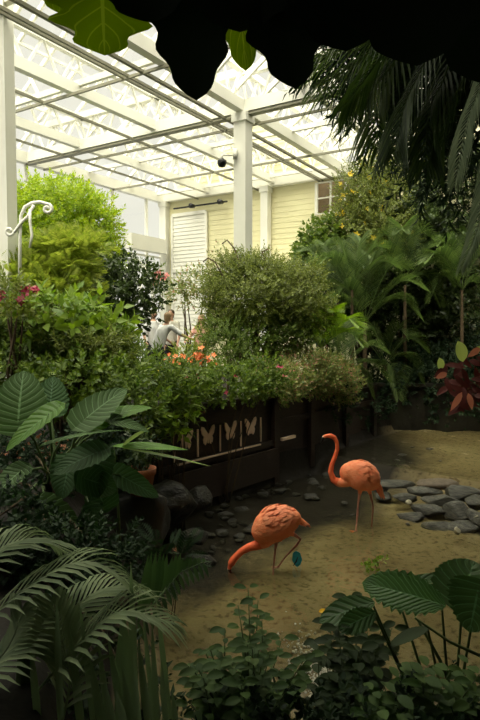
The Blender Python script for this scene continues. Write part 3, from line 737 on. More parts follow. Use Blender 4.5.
def flamingo(label, D, neck, nr, bc, br, bax, tail, legs, beak, foot_dir, lean=None):
    foot = legs[0][-1]; t = thing('flamingo', label, 'bird', foot, 'flamingos wading in the pond')
    R = rotm(bax); caps = chain(neck, nr)
    ells = [(bc, br, R)]
    ells.append((Vector(bc)+R @ Vector((br[0]*.55*1, 0, -br[2]*.05)), (br[0]*.62, br[1]*.7, br[2]*.62), R))     # rump
    ells.append((Vector(bc)-R @ Vector((br[0]*.5, 0, br[2]*.12)), (br[0]*.6, br[1]*.8, br[2]*.72), R))          # breast
    caps += chain(tail, [.05, .035, .012])
    hd = neck[-1]; caps += chain([hd, beak[0]], [nr[-1], .025]) + chain(beak, [.025, .023, .018][:len(beak)])
    for lg in legs:
        rs = [.042, .022, .0125, .015, .0105, .010]
        n = len(lg); caps += chain(lg, rs[:n] if n == 6 else [.04, .018, .014, .0095][:n])
        leg_toes(caps, lg[-1], foot_dir)
    top = Vector(bc)
    def assign(c):
        w_ = c + Vector((0,0,0))
        if (w_-Vector(beak[-1])).length < max((Vector(beak[-1])-Vector(beak[1])).length+.002, .03): return 3
        if (w_-Vector(beak[0])).length < .022 or (w_-Vector(beak[1])).length < .022: return 2
        for lg in legs:
            for a, b_ in zip(lg[1:-1], lg[2:]):
                a = Vector(a); b_ = Vector(b_); d = b_-a; s_ = max(0, min(1, (w_-a).dot(d)/max(d.length_squared, 1e-9)))
                if (w_-a-d*s_).length < .03: return 1
        if (w_-Vector(lg[-1])).length < .11: return 1
        for a in neck[2:]:
            if (w_-Vector(a)).length < .075: return 4
        return 0
    organic('body', caps, ells, .0075, [fl_o, fl_l, fl_b, fl_k, fl_n], assign, t, 4)
    mb = MB(); feather_side(mb, bc, tuple(x*1.02 for x in br), R, 230, br[0]*.30, (-.45, .85)); mb.build('wing_feathers', fl_w, t)
    mb = MB(); tp = Vector(tail[0])
    for i in range(16):
        e_ = Vector(tail[-1])+Vector((random.uniform(-.03, .03), random.uniform(-.04, .04), random.uniform(-.03, .02)))
        a = tp+Vector((random.uniform(-.02, .02), random.uniform(-.05, .05), random.uniform(-.03, .04)))
        bigleaf(mb, a, e_, .045, (random.uniform(-.3,.3),-.6,.8), 'lance', 0.05, .05, nt=5, ns=2)
    mb.build('tail_feathers', fl_w, t)
    for sg in (-1,):
        mb = MB(); h_ = Vector(hd)+Vector((-.005, -.026, .008)); V = bmesh.new(); bmesh.ops.create_icosphere(V, subdivisions=2, radius=.008, matrix=Matrix.Translation(h_))
        mb.add([v.co[:] for v in V.verts], [tuple(v.index for v in f.verts) for f in V.faces]); V.free(); mb.build('eye', mat('pale yellow eye', (.7,.55,.1), None, .2), t)
    return t
def AT(D): return lambda x, y, dy=0.0: at(x, y, D+dy)
# upright bird
A = AT(8.0)
nk = [A(347,481), A(340,483,-.0), A(333.5,480), A(330.5,472), A(332,464), A(335.3,456), A(337.3,449), A(336.8,442), A(334,437.5), A(330.5,435.8)]
flamingo('coral flamingo standing upright with its neck raised, looking left', 8.0, nk, [.085,.062,.046,.037,.033,.030,.028,.028,.034,.034],
    A(360,475.5), (.262,.17,.205), A(381,487)-A(340,468), [A(374,480), A(380,488), A(384,498)],
    [[A(361,486,-.04), A(359.5,495,-.05), A(358.2,503,-.05), A(357.4,514,-.05), A(356.5,524,-.05), atz(355.5,531,.0)],
     [A(368,486,.07), A(370.5,495,.07), A(372.5,503,.07), A(373,508,.08), A(372.4,516,.08), at(371.5,527,8.12)]],
    [A(326.5,435.8), A(323.2,437.4), A(321.6,442)], (-1, -.15, 0))
# feeding bird
A = AT(6.45)
nk = [A(272,533), A(265,541), A(257,545), A(249.5,547), A(242,551), A(237,555.5), A(233.5,559.5), A(231.5,563)]
flamingo('coral flamingo bent over with its beak at the water, one leg lifted', 6.45, nk, [.11,.080,.056,.046,.040,.038,.042,.043],
    A(275,524), (.262,.18,.195), A(296,517)-A(258,533)+Vector((0,.0,-.02)), [A(291,517), A(301,521), A(309,525)],
    [[A(277,535,-.03), A(276.2,543,-.03), A(275.2,550,-.03), A(274.5,558,-.03), A(273.5,568,-.03), atz(272.7,577,.0)],
     [A(289,532,.05), A(295,535,.05), A(300.5,539,.06), A(297,545,.06), A(286,556,.06), A(278,567,.06)]],
    [A(230,566), A(229.3,569), A(231,572.5)], (-1, -.15, 0))

# blue butterfly
BB = thing('butterfly', 'bright blue butterfly resting on the sand beside the feeding flamingo', 'butterfly', atz(297, 565, .05))
bl = mat('iridescent blue wing', (.02,.48,.80), (.06,.72,.92), .35, 30)
B0 = BB.location.copy()
for nm, pts, dy in (('forewing', [(292,560), (293,553), (296,551), (300,553), (301,557), (298,562), (295,565)], 0), ('hindwing', [(295,565), (298,560), (301,556), (302,560), (300,565), (297,567)], .03)):
    D = B0.y+dy; P = [at(x, y, D+abs(x-296)*.004) for x, y in pts]; mb = MB(); n = len(P); mb.add([tuple(q) for q in P]+[tuple(q+Vector((0,.004,0))) for q in P], [tuple(range(n)), tuple(range(2*n-1, n-1, -1))]+[(i, (i+1)%n, (i+1)%n+n, i+n) for i in range(n)]); mb.build(nm, bl, BB, False)
mb = MB(); mb.tube([at(293, 566, B0.y), at(296, 562, B0.y), at(298, 557, B0.y)], [.003,.008,.004], 6); mb.build('body', M['black'], BB)
YL = MB(); p_ = atz(324, 612, .06); bigleaf(YL, p_+Vector((-.05,0,0)), p_+Vector((.05,.02,.01)), .06, (0,-.3,1), 'oval')
tag(recentre(YL.build('fallen_leaf', leafmat('yellow leaf', (.8,.5,.02), (.8,.5,.02))), p_), 'small yellow fallen leaf on the wet sand', 'leaf')

# ------------------------------------------------------------------ people by the far wall
skin = mat('skin', (.62,.36,.25), (.55,.31,.21), .5, 6)
def person(label, foot, h, face, shirt, trousers, hair, lean=(0,0), arms=((.2,-.3,.9), (-.2,-.2,.8)), hairlen=.12):
    """foot: point between the feet; face: horizontal heading; arms: hand offsets from the shoulder as (side, forward, drop)*"""
    t = thing('person', label, 'person', foot); s = h/1.72; f = Vector((face[0], face[1], 0)).normalized(); r = Vector((f.y, -f.x, 0)); up = Vector((0,0,1)); F = Vector(foot)
    ln = Vector((lean[0], lean[1], 0))
    hip = F+up*.92*s; ch = F+up*1.28*s+ln*.55; nk_ = F+up*1.46*s+ln; hd = F+up*1.60*s+ln*1.25
    caps = []
    for sg in (-1, 1):
        a = hip+r*sg*.09*s; k_ = F+up*.48*s+r*sg*.1*s+f*.03; an = F+up*.08*s+r*sg*.11*s
        caps += chain([a, k_, an], [.082*s, .056*s, .038*s]); caps += [(an, .035*s, an+f*.13*s-up*.035*s, .028*s)]
    caps += [(hip, .13*s, ch, .125*s), (ch, .12*s, nk_-up*.05*s, .10*s), (nk_, .052*s, hd, .055*s)]
    hands = []
    for sg, (a1, a2, a3) in zip((-1, 1), arms):
        sh = nk_-up*.06*s+r*sg*.17*s; hand = sh+(r*a1+f*a2-up*a3)*.58*s; el = sh.lerp(hand, .5)-up*.07*s+r*sg*.05*s
        caps += chain([sh, el, hand], [.05*s, .038*s, .026*s]); dr = (hand-el).normalized(); palm = hand+dr*.07*s
        caps += [(hand, .026*s, palm, .034*s)]; sd = dr.cross(up).normalized()
        for i, l in enumerate((.06, .075, .07, .055)):
            b_ = palm+sd*(i-1.5)*.019*s; m_2 = b_+dr*l*.6*s-up*.01; caps += chain([b_, m_2, m_2+dr*l*.4*s-up*.018], [.0095*s, .009*s, .008*s])
        caps += chain([hand+sd*-.028*s+dr*.02*s, hand+sd*-.06*s+dr*.055*s, hand+sd*-.062*s+dr*.085*s], [.011*s, .01*s, .008*s])
        hands.append((sh, el, hand))
    R = rotm(r)
    ells = [(hd+up*.03*s, (.075*s, .095*s, .115*s), R), (hd+up*.02*s+f*.098*s, (.013*s, .02*s, .02*s), R), (hd+r*.078*s+up*.02, (.012*s, .02*s, .03*s), R), (hd-r*.078*s+up*.02, (.012*s, .02*s, .03*s), R)]
    organic('body', caps, ells, .011, [skin], None, t, 3)
    c2 = [(hip-up*.03*s, .155*s, ch, .15*s), (ch, .145*s, nk_-up*.09*s, .125*s)]
    for (sh, el, hand) in hands: c2 += [(sh, .068*s, sh.lerp(el, .75), .062*s), (nk_-up*.08*s, .08*s, sh, .068*s)]
    organic('shirt', c2, [], .016, [shirt], None, t, 3)
    c3 = [(hip, .15*s, hip-up*.08*s, .145*s)]
    for sg in (-1, 1):
        a = hip+r*sg*.09*s-up*.03; k_ = F+up*.48*s+r*sg*.1*s+f*.03; an = F+up*.10*s+r*sg*.11*s; c3 += chain([a, k_, an], [.10*s, .073*s, .06*s])
    organic('trousers', c3, [], .016, [trousers], None, t, 3)
    organic('hair', [(hd+up*.05*s-f*.04*s, .085*s, hd-up*hairlen*s-f*.07*s, .06*s)], [(hd+up*.07*s-f*.025*s, (.088*s, .10*s, .09*s), R)], .012, [hair], None, t, 3)
    dk = mat('dark eye', (.02,.015,.01), None, .3); 
    for sg in (-1, 1):
        mb = MB(); c = hd+up*.035*s+f*.088*s+r*sg*.03*s; mb.tube([c, c+f*.006], [.008*s, .005*s], 8); mb.build('eye', dk, t)
    mb = MB(); c = hd-up*.035*s+f*.092*s; mb.tube([c-r*.02*s, c+f*.004, c+r*.02*s], .005*s, 5); mb.build('mouth', mat('lips', (.45,.15,.12), None, .4), t)
    return t
wsh = mat('white cotton', (.78,.78,.76), (.68,.68,.67), .8, 10); blk = mat('dark trousers', (.02,.02,.025), None, .8)
hb = mat('light brown hair', (.33,.22,.11), (.22,.14,.07), .6, 30); hd_ = mat('dark hair', (.06,.035,.02), None, .6)
def gp(px, D): p_ = at(px, 330, D); return (p_.x, p_.y, H(p_.x, p_.y))
person('person in a white T-shirt seen from behind, leaning to the right', gp(157, 13.4), 1.68, (.5, .85), wsh, blk, hb, (.20, .08), ((.0,.6,.6), (.55,.5,.45)), .05)
person('person in a white shirt on the left, half hidden by leaves', gp(153.5, 15.0), 1.76, (.3, -.95), wsh, blk, hb, (0, 0), ((-.1,.3,.9), (.1,.3,.8)), .08)
person('person in a pale shirt standing beyond the leaning one', gp(171, 15.6), 1.80, (-.2, -.95), mat('pale shirt', (.75,.72,.62), None, .8), blk, hd_, (0, 0), ((-.1,.3,.9), (.1,.3,.8)), .02)
person('person in a pink top standing right of the others', gp(201, 14.6), 1.66, (-.6, -.8), mat('pink cotton', (.80,.42,.34), None, .8), mat('grey trousers', (.2,.2,.2), None, .8), hb, (0, 0), ((-.1,.3,.9), (.1,.5,.5)), .1)

#PLANTS#
# ------------------------------------------------------------------ plants
L_ = {}
L_['bright'] = leafmat('yellow green leaves', (.22,.33,.035), (.46,.55,.07), trans=.45)
L_['lime'] = leafmat('lime leaves', (.20,.28,.05), (.42,.46,.11), trans=.4)
L_['mid'] = leafmat('mid green leaves', (.06,.11,.02), (.19,.26,.05))
L_['olive'] = leafmat('olive green leaves', (.09,.125,.025), (.26,.30,.07))
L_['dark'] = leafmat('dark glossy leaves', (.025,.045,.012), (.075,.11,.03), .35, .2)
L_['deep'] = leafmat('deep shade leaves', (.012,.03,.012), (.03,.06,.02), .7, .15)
L_['pinkish'] = leafmat('pink tinged leaves', (.12,.20,.05), (.33,.34,.12), c3=(.45,.20,.16))
L_['palm'] = leafmat('palm leaflets', (.07,.12,.035), (.17,.24,.07), .4, .3)
L_['palmbright'] = leafmat('bright palm leaflets', (.12,.21,.03), (.25,.35,.06), .4, .35)
L_['palmgrey'] = leafmat('grey green palm leaflets', (.15,.21,.10), (.27,.34,.17), .62, .2)
L_['palmdark'] = leafmat('dark palm leaflets', (.03,.06,.015), (.08,.13,.03), .45, .25)
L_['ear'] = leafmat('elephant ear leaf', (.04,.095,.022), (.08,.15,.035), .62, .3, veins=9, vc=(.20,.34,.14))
L_['earb'] = leafmat('lit elephant ear leaf', (.085,.20,.02), (.13,.27,.035), .4, .4, veins=9, vc=(.2,.4,.1))  # the plant's lit leaves: light put into the colour
L_['eard'] = leafmat('shaded elephant ear leaf', (.03,.08,.022), (.055,.115,.032), .62, .25, veins=10, vc=(.10,.2,.09))  # same leaf with shade put into its colour
L_['black'] = leafmat('shaded overhead leaf', (.01,.02,.008), (.015,.03,.01), .6, .05)  # shaded leaves of the overhead plant, darkness painted into the colour
L_['toplit'] = leafmat('overhead leaf', (.10,.17,.012), (.14,.22,.02), .5, .55, veins=7, vc=(.22,.30,.05))  # its lit leaves, brightness painted into the colour
L_['croton'] = leafmat('dark red croton leaves', (.03,.015,.010), (.11,.022,.018), .45, .15, c3=(.34,.13,.08))
L_['spear2'] = leafmat('dim frond leaflets', (.05,.10,.035), (.09,.16,.055), .5, .25)
L_['spear'] = leafmat('dull green strap leaves', (.17,.26,.12), (.28,.38,.20), .4, .2)
F_ = {k: mat(k+' petals', c, None, .5) for k, c in dict(red=(.75,.10,.05), orange=(.95,.25,.08), yellow=(.95,.68,.04), pink=(.85,.30,.28), magenta=(.55,.05,.12)).items()}

def S(name, label, cat, blobs, n, kind, size, lk, group=None, nb=8, r0=.03, up=.35, depth=.5, base=None):
    """blobs: (px, py, rx, ry, D, depth_m)"""
    B = [blob(*b) for b in blobs]
    x = sum(b[0][0] for b in B)/len(B); y = sum(b[0][1] for b in B)/len(B)
    base = base or (x, y, H(x, y)-.02)
    return shrub(name, label, cat, base, B, n, kind, size, L_[lk], M['bark'], nb, r0, group, up, depth)
def surf_pts(blobs, n, fr=.98):
    out = []
    for i in range(n):
        c, r = blob(*random.choice(blobs)); d = Vector((random.uniform(-1,1), -random.uniform(.2,1), random.uniform(-.4,1))).normalized()
        out.append(Vector(c)+Vector([d[j]*r[j]*fr for j in range(3)]))
    return out

# --- far and middle left
S('climbing_fig', 'tall bright yellow-green leafy tree under the roof at left', 'tree', [(66,222,40,38,12.5,1.0), (36,215,26,30,12.6,.8), (92,232,27,36,12.5,.8), (60,262,52,36,12.4,1.0), (100,258,20,24,12.4,.7)], 4200, 'ovate', .22, 'bright', nb=14, r0=.09, up=.1)
S('jatropha_shrub', 'yellow-green layered shrub below the tall leafy tree at left', 'shrub', [(50,290,46,20,9.6,.7), (25,280,28,20,9.5,.6), (74,268,20,10,9.6,.5), (70,250,34,10,9.7,.5)], 2000, 'fern', .27, 'lime', nb=12, r0=.035, up=.6)
S('hedge_shrub', 'mid-green broad shrub filling the left bank behind the elephant ears', 'shrub', [(50,345,70,38,8.2,.8), (104,358,34,24,8.6,.8), (14,325,30,32,8.0,.6)], 2600, 'ovate', .20, 'mid', nb=16)
bs = [(82,328,40,17,8.0,.5), (60,322,40,18,7.8,.5)]
S('broadleaf_shrub', 'bright broad-leaved shrub in front of the left hedge', 'shrub', bs, 130, 'big', .26, 'palmbright', nb=10)
S('camellia_bush', 'dark glossy rounded bush left of the people', 'shrub', [(124,292,36,30,11.6,.8), (112,312,34,24,11.4,.7), (140,290,13,20,11.8,.4), (100,283,24,22,11.6,.6)], 620, 'round', .24, 'dark', nb=10)
b_ = [(14,300,16,16,7.1,.25)]
t_ = S('blossom_shrub', 'loose twig shrub with dull red blossoms at the left edge', 'shrub', b_, 60, 'ovate', .2, 'olive', nb=6); flowers(t_, surf_pts(b_+[(35,296,12,8,7.1,.2)], 12), F_['magenta'], .06)
S('understory_shrub', 'light green fine-leaved shrub right behind the elephant ear leaves', 'shrub', [(72,384,50,20,7.2,.4), (130,392,26,22,7.3,.35), (20,372,34,16,7.3,.4), (120,418,28,18,7.0,.3)], 560, 'ovate', .24, 'mid', nb=12, r0=.015)
S('mixed_shrub', 'small leaved shrub with pale green sprays crossing the middle of the left hedge', 'shrub', [(40,330,34,16,7.7,.3), (108,346,22,10,8.0,.3), (80,350,40,14,7.6,.3)], 260, 'narrow', .24, 'olive', nb=9, r0=.015)
S('bamboo_stem_plant', 'upright leafy cane plant between the hedge and the planter', 'shrub', [(160,400,22,34,7.9,.35), (178,385,20,20,8.0,.3), (144,382,18,14,8.2,.3)], 190, 'narrow', .30, 'mid', nb=9, r0=.014)
S('low_leafy_plant', 'lighter trailing leaves over the left end of the planter fence', 'plant', [(172,412,20,16,7.7,.25), (186,398,16,10,8.1,.2)], 60, 'big', .2, 'palmbright', nb=5, r0=.01)
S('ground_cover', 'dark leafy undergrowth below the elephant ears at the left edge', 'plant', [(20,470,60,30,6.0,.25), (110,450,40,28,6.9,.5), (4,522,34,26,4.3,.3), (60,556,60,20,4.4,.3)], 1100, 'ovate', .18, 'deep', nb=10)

# --- middle
S('rose_arbour_shrub', 'large rounded olive-green shrub around the middle column', 'shrub', [(258,294,42,32,11.6,.9), (231,303,24,24,11.9,.7), (288,300,28,26,11.6,.8), (255,272,28,12,11.7,.6), (222,322,14,18,11.9,.6), (300,280,24,14,11.8,.4), (232,272,18,14,11.8,.4), (211,292,12,10,11.9,.4), (312,312,20,16,11.8,.5)], 3600, 'fine', .26, 'olive', nb=18, r0=.05)
mb = MB(); tt = thing('bare_vine', 'thin bare looping vine tips above the large rounded shrub', 'vine', at(236, 285, 11.2))
for pts in ([(238,282),(239,262),(234,248),(227,240),(222,244)], [(272,282),(266,262),(262,252),(268,249)], [(226,282),(215,262),(208,258),(203,262)]):
    mb.tube([at(x, y, 11.2) for x, y in pts], .014, 5)
mb.build('vine_stem', M['bark'], tt); f = MB(); foliage(f, [blob(222,248,12,6,11.2,.1), blob(268,256,8,8,11.2,.1)], 14, 'ovate', .12); f.build('foliage', L_['pinkish'], tt)
S('arbour_undergrowth', 'soft green undergrowth filling in below the large rounded shrub', 'shrub', [(262,338,40,18,11.4,.5), (290,330,30,18,11.6,.5), (222,336,20,16,11.7,.4)], 700, 'ovate', .2, 'mid', nb=8)
S('boxwood_ball', 'small dense rounded green bush left of the column foot', 'shrub', [(226,345,21,24,10.9,.45), (238,358,18,16,10.8,.4)], 420, 'fine', .20, 'mid', nb=6)
S('feathery_shrub', 'light feathery green shrub right of the person in white', 'shrub', [(199,342,13,14,12.2,.4), (186,354,10,8,12.2,.3)], 120, 'fern', .24, 'lime', nb=6)
S('croton_bush', 'tall thin bush with reddish leaves in front of the clapboard wall', 'shrub', [(190,292,10,18,15.4,.4), (180,296,8,10,15.4,.3), (205,280,9,14,15.4,.3)], 130, 'ovate', .26, 'pinkish', nb=6)
bb = [(205,368,20,8,9.6,.35), (182,364,16,8,9.8,.3)]
t_ = S('begonia_bed', 'low planter bed of orange-red begonias in front of the people', 'flowers', bb, 160, 'round', .14, 'mid', nb=4, r0=.01)
flowers(t_, [at(random.gauss(201, 9), random.gauss(358, 3.6), 9.3) for _ in range(26)], F_['orange'], .055); flowers(t_, [at(random.gauss(172, 9), random.gauss(360, 3), 9.4) for _ in range(10)], F_['orange'], .05)
flowers(t_, [at(random.uniform(147, 172), random.gauss(372, 2), 9.2) for _ in range(8)], F_['yellow'], .045)
bb = [(225,386,45,15,9.0,.4), (185,384,28,12,8.8,.3), (262,378,26,18,9.4,.4)]
t_ = S('impatiens_bed', 'leafy edging plants spilling over the butterfly fence with tiny dark pink blooms', 'flowers', bb, 900, 'round', .14, 'mid', nb=8, r0=.012); flowers(t_, surf_pts(bb, 20, 1.02), F_['magenta'], .04)
bb = [(300,373,46,22,11.4,.6), (276,384,28,18,10.5,.4), (332,382,26,22,12.0,.5)]
t_ = S('pink_leaf_shrub', 'wide pale green shrub with pink-tinged leaves above the wooden wall', 'shrub', bb, 2200, 'ovate', .17, 'pinkish', nb=12); flowers(t_, surf_pts(bb, 26, 1.0), F_['pink'], .05)
S('under_bush', 'dim leafy mass in the shade below the pink-tinged shrub', 'shrub', [(330,402,30,14,12.2,.5), (362,408,26,14,13.4,.5)], 260, 'ovate', .22, 'deep', nb=8)
bb = [(149,270,11,8,12.6,.2), (163,288,6,12,12.8,.2), (158,300,8,10,12.8,.2)]
t_ = S('hanging_basket_plant', 'pink-flowered plant hanging beside the dark rounded bush', 'flowers', bb, 60, 'ovate', .2, 'mid', nb=5, r0=.012, base=tuple(at(155,312,12.8))); flowers(t_, surf_pts([(162,282,8,10,12.5,.2)], 14), F_['pink'], .08)
# --- right
S('conifer_bush', 'bright rounded tree in front of the clapboard wall, beside the small window', 'tree', [(325,245,21,22,15.4,.7), (322,262,24,18,15.2,.7)], 700, 'round', .28, 'mid', nb=8)
bb = [(362,205,26,36,15.6,.8), (352,235,24,26,15.4,.7), (385,225,30,40,15.2,.8), (378,180,20,18,15.6,.6), (345,262,26,16,15.2,.6)]
t_ = S('cassia_tree', 'tree with yellow blossoms hanging beside the small window', 'tree', bb, 3000, 'fine', .34, 'olive', nb=14, r0=.05); flowers(t_, surf_pts(bb[:2], 34, 1.04)+surf_pts(bb, 14, 1.04), F_['yellow'], .085)
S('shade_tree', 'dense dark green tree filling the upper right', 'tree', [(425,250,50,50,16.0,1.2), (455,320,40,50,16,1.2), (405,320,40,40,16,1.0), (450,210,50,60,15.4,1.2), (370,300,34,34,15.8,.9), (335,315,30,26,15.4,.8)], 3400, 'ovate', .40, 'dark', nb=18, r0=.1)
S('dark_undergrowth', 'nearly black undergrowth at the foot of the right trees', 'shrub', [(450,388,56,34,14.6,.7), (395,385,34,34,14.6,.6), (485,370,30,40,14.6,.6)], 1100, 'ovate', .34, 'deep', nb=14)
def palm(name, label, base, fr, lk, ll, w=.035, n=26, vee=.3, droop=.3, stem=True, group=None, up=(0,0,1), r=.012, fwd=.55):
    t = thing(name, label, 'palm', base, group)
    for pts in fr:
        mb = MB(); frond(mb, pts, n, ll*random.uniform(.9, 1.1), w, vee, droop, fwd, up, r=r); mb.build('frond', L_[lk], t)
    if stem:
        mb = MB(); b = Vector(base); mb.tube([b, b+Vector((.02,0,.15)), Vector(fr[0][0])], [.06,.055,.03], 8); mb.build('trunk', M['bark'], t)
    return t
def fan(cx, cy, D, tips, arch=18, dd=0.0):
    out = []
    for i, (tx, ty) in enumerate(tips):
        td = D - dd*random.uniform(-.6, 1)
        m1 = ((cx*2+tx)/3, (cy*2+ty)/3-arch*.8); m2 = ((cx+tx*2)/3, (cy+ty*2)/3-arch)
        out.append([at(cx, cy, D), at(*m1, D+(td-D)*.3), at(*m2, D+(td-D)*.65), at(tx, ty, td)])
    return out
def gb(px, D): p_ = at(px, 330, D); return Vector((p_.x, p_.y, H(p_.x, p_.y)))
palm('areca_palm', 'bright green arching palm just right of the large rounded shrub', gb(318, 12.4), fan(322,348,12.3,[(280,338),(288,322),(305,316),(335,312),(358,326),(362,345),(300,350),(295,335)], 14, 1.3), 'palmbright', .50, .035, 28)
palm('areca_palm', 'blue-green palm with wide arching leaves in the middle right', gb(365, 13.6), fan(365,322,13.6,[(300,290),(312,262),(340,262),(372,258),(405,268),(425,290),(420,318),(310,318),(335,300)], 20, .7), 'palm', .62, .022, 46)
palm('areca_palm', 'dim palm drooping over the dark wall at right', gb(385, 14.5), fan(385,365,14.2,[(345,350),(352,395),(372,402),(398,398),(420,380),(425,350),(405,335),(365,335)], 16, .6), 'palm', .58, .022, 40)
palm('areca_palm', 'feathery upright palm below the yellow blossoms', gb(352, 13.4), fan(352,290,13.4,[(322,262),(335,245),(362,240),(385,248),(398,268)], 14, .4), 'palm', .52, .020, 40)
palm('areca_palm', 'fine-leaved palm spreading just above the wooden retaining wall', gb(345, 13.2), fan(345,368,13.0,[(312,345),(322,328),(345,322),(368,335),(385,352),(388,380),(372,396),(310,368)], 12, .8), 'palm', .46, .018, 42)
palm('areca_palm', 'grey-green palm reaching left in front of the clapboard wall', gb(338, 14.2), fan(338,300,14.2,[(292,282),(285,268),(300,252),(322,245),(345,250),(362,266),(290,300),(372,290)], 16, .6), 'palmgrey', .50, .020, 42)
palm('areca_palm', 'palm with long arching fronds in the dark right of the yellow blossoms', gb(405, 14.3), fan(405,285,14.2,[(370,262),(378,240),(402,230),(428,236),(448,256),(452,285),(365,290),(440,305)], 20, .6), 'palm', .6, .022, 44)
palm('areca_palm', 'shadowed palm at the right frame edge', gb(462, 14.5), fan(462,290,14.0,[(425,262),(438,245),(470,235),(492,262),(430,300),(485,310)], 18, .5), 'palm', .56, .022, 40)
# croton with red and pink leaves
CR = thing('croton_plant', 'dark red and pink broad-leaved croton at the right edge above the sand', 'plant', (4.1, 7.6, H(4.1, 7.6)))
for i in range(46):
    bx, by = random.uniform(445, 485), random.uniform(352, 405); D = 7.6+random.uniform(-.3, .3); a = random.uniform(-2.6, .9); l = random.uniform(14, 24)
    mb = MB(); bigleaf(mb, at(bx, by, D), at(bx+l*math.cos(a)*1.0, by-l*math.sin(a)*-.9*(-1 if a > 0 else 1)*-1, D-.1), .085, (random.uniform(-.5,.5), -1, .6), 'lance', .1, .15, nt=6, ns=2); mb.build('leaf', L_['croton'], CR)
pk = leafmat('pale pink leaf', (.62,.26,.17), (.55,.22,.15), .4, .3)
for a, b in [((462,392),(451,411)), ((468,393),(473,410)), ((447,373),(436,378)), ((480,348),(468,357))]:
    mb = MB(); bigleaf(mb, at(*a, 7.2), at(*b, 7.15), .08, (0,-1,.3), 'lance', .1, .1, nt=6, ns=2); mb.build('leaf', pk, CR, label='pale pink leaf')
pg_ = leafmat('pale green leaf', (.38,.46,.15), (.35,.42,.14), .4, .4)
for a, b, w_ in [((463,362),(459,341),.16), ((441,370),(440,358),.1), ((490,356),(478,346),.1)]:
    mb = MB(); bigleaf(mb, at(*a, 7.3), at(*b, 7.25), w_, (0,-1,.5), 'oval', .15, .1, nt=6, ns=4); mb.build('leaf', pg_, CR, label='pale yellow-green leaf')
mb = MB()
for i in range(9): b = Vector((4.1+random.uniform(-.1,.1), 7.6, .0)); e_ = at(random.uniform(450,486), random.uniform(358,398), 7.6); mb.tube([b, Vector((3.95, 7.6, 1.0)), e_+Vector((.25,0,.05)), e_], [.016,.014,.01,.005], 5)
mb.build('stem', M['bark'], CR)

# --- elephant ears at left
EA = thing('elephant_ear_plant', 'large elephant ear plant with broad ribbed leaves at the left edge', 'plant', gb(52, 5.6))
eb = Vector(gb(52, 5.6))
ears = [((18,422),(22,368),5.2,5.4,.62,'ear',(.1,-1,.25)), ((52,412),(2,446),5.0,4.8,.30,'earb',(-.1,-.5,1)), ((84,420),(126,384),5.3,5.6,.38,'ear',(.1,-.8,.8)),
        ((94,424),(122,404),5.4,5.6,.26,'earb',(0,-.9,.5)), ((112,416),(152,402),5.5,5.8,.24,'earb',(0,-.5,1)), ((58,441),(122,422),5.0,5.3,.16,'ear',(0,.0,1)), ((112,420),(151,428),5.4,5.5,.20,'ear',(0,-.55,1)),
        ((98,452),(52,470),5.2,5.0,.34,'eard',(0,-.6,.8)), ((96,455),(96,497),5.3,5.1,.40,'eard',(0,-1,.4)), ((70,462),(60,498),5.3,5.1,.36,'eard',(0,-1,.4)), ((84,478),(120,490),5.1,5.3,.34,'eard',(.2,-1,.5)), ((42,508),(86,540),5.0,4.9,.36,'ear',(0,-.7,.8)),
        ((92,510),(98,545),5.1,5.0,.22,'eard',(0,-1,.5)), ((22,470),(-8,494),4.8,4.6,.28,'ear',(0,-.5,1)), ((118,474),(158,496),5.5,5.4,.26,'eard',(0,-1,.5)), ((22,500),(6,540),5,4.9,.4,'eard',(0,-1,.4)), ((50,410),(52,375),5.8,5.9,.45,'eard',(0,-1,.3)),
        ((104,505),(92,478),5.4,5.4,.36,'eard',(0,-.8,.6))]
for (a, b, D0, D1, w_, k, nn) in ears:
    mb = MB(); A_, B_ = at(*a, D0), at(*b, D1); bigleaf(mb, A_, B_, w_*.92, nn, 'heart', .1, .14, wavy=.06, ripple=.012, nt=18, ns=12, waves=8); lf = mb.build('leaf', L_[k], EA)
    mb = MB(); q = A_.lerp(B_, .06); petiole(mb, eb+Vector((random.uniform(-.15,.15), random.uniform(-.1,.1), 0)), q, .012, .12); mb.build('leaf_stalk', M['stemgreen'], EA)
# long slender leaf with arching tip, over the pot
LP = thing('bird_of_paradise_plant', 'plant with a long slender arching leaf reaching over the terracotta pot', 'plant', gb(118, 6.2)); b0 = Vector(gb(118, 6.2))
for a, b, w_, k in [((112,446),(188,446),.15,'earb'), ((122,448),(212,462),.05,'palmbright'), ((120,448),(150,425),.12,'mid')]:
    mb = MB(); bigleaf(mb, at(*a, 6.1), at(*b, 6.0), w_, (0,-.35,1), 'lance', .1, .06, nt=16, ns=4); mb.build('leaf', L_[k], LP)
mb = MB(); petiole(mb, b0, at(114,447,6.1), .012, .05); mb.build('stalk', M['stemgreen'], LP)
# terracotta pots
def pot(label, p, r, h):
    t = thing('plant_pot', label, 'plant pot', p, 'terracotta pots on the left bank'); mb = MB()
    mb.lathe(p, [(r*.68,0), (r*.93,h*.78), (r*1.02,h*.78), (r*1.04,h), (r*.94,h), (r*.90,h*.8), (r*.88,h*.78)], 24); mb.build('pot', M['terracotta'], t)
    mb = MB(); mb.lathe((p[0],p[1],p[2]+h*.84), [(r*.9,0), (r*.5,.015), (0,.02)], 18, False); mb.build('soil', M['soil'], t)
    return t
p1 = at(141, 494, 6.5); pot('terracotta pot with a flared rim on the left bank', p1, .17, .30)
p2 = at(121, 486, 7.0); pot('second terracotta pot behind and left of the flared one', p2, .13, .24)
for i, (p_, l) in enumerate(((p1, 'dark leafy plant growing in the flared terracotta pot'), (p2, 'small plant in the rear terracotta pot'))):
    b = (p_.x, p_.y, p_.z+.26-.05*i); f = [((b[0], b[1], b[2]+.22), (.16,.14,.18))]; shrub('potted_plant', l, 'plant', b, f, 30, 'ovate', .16, L_['dark'], M['stemgreen'], 5, .008)
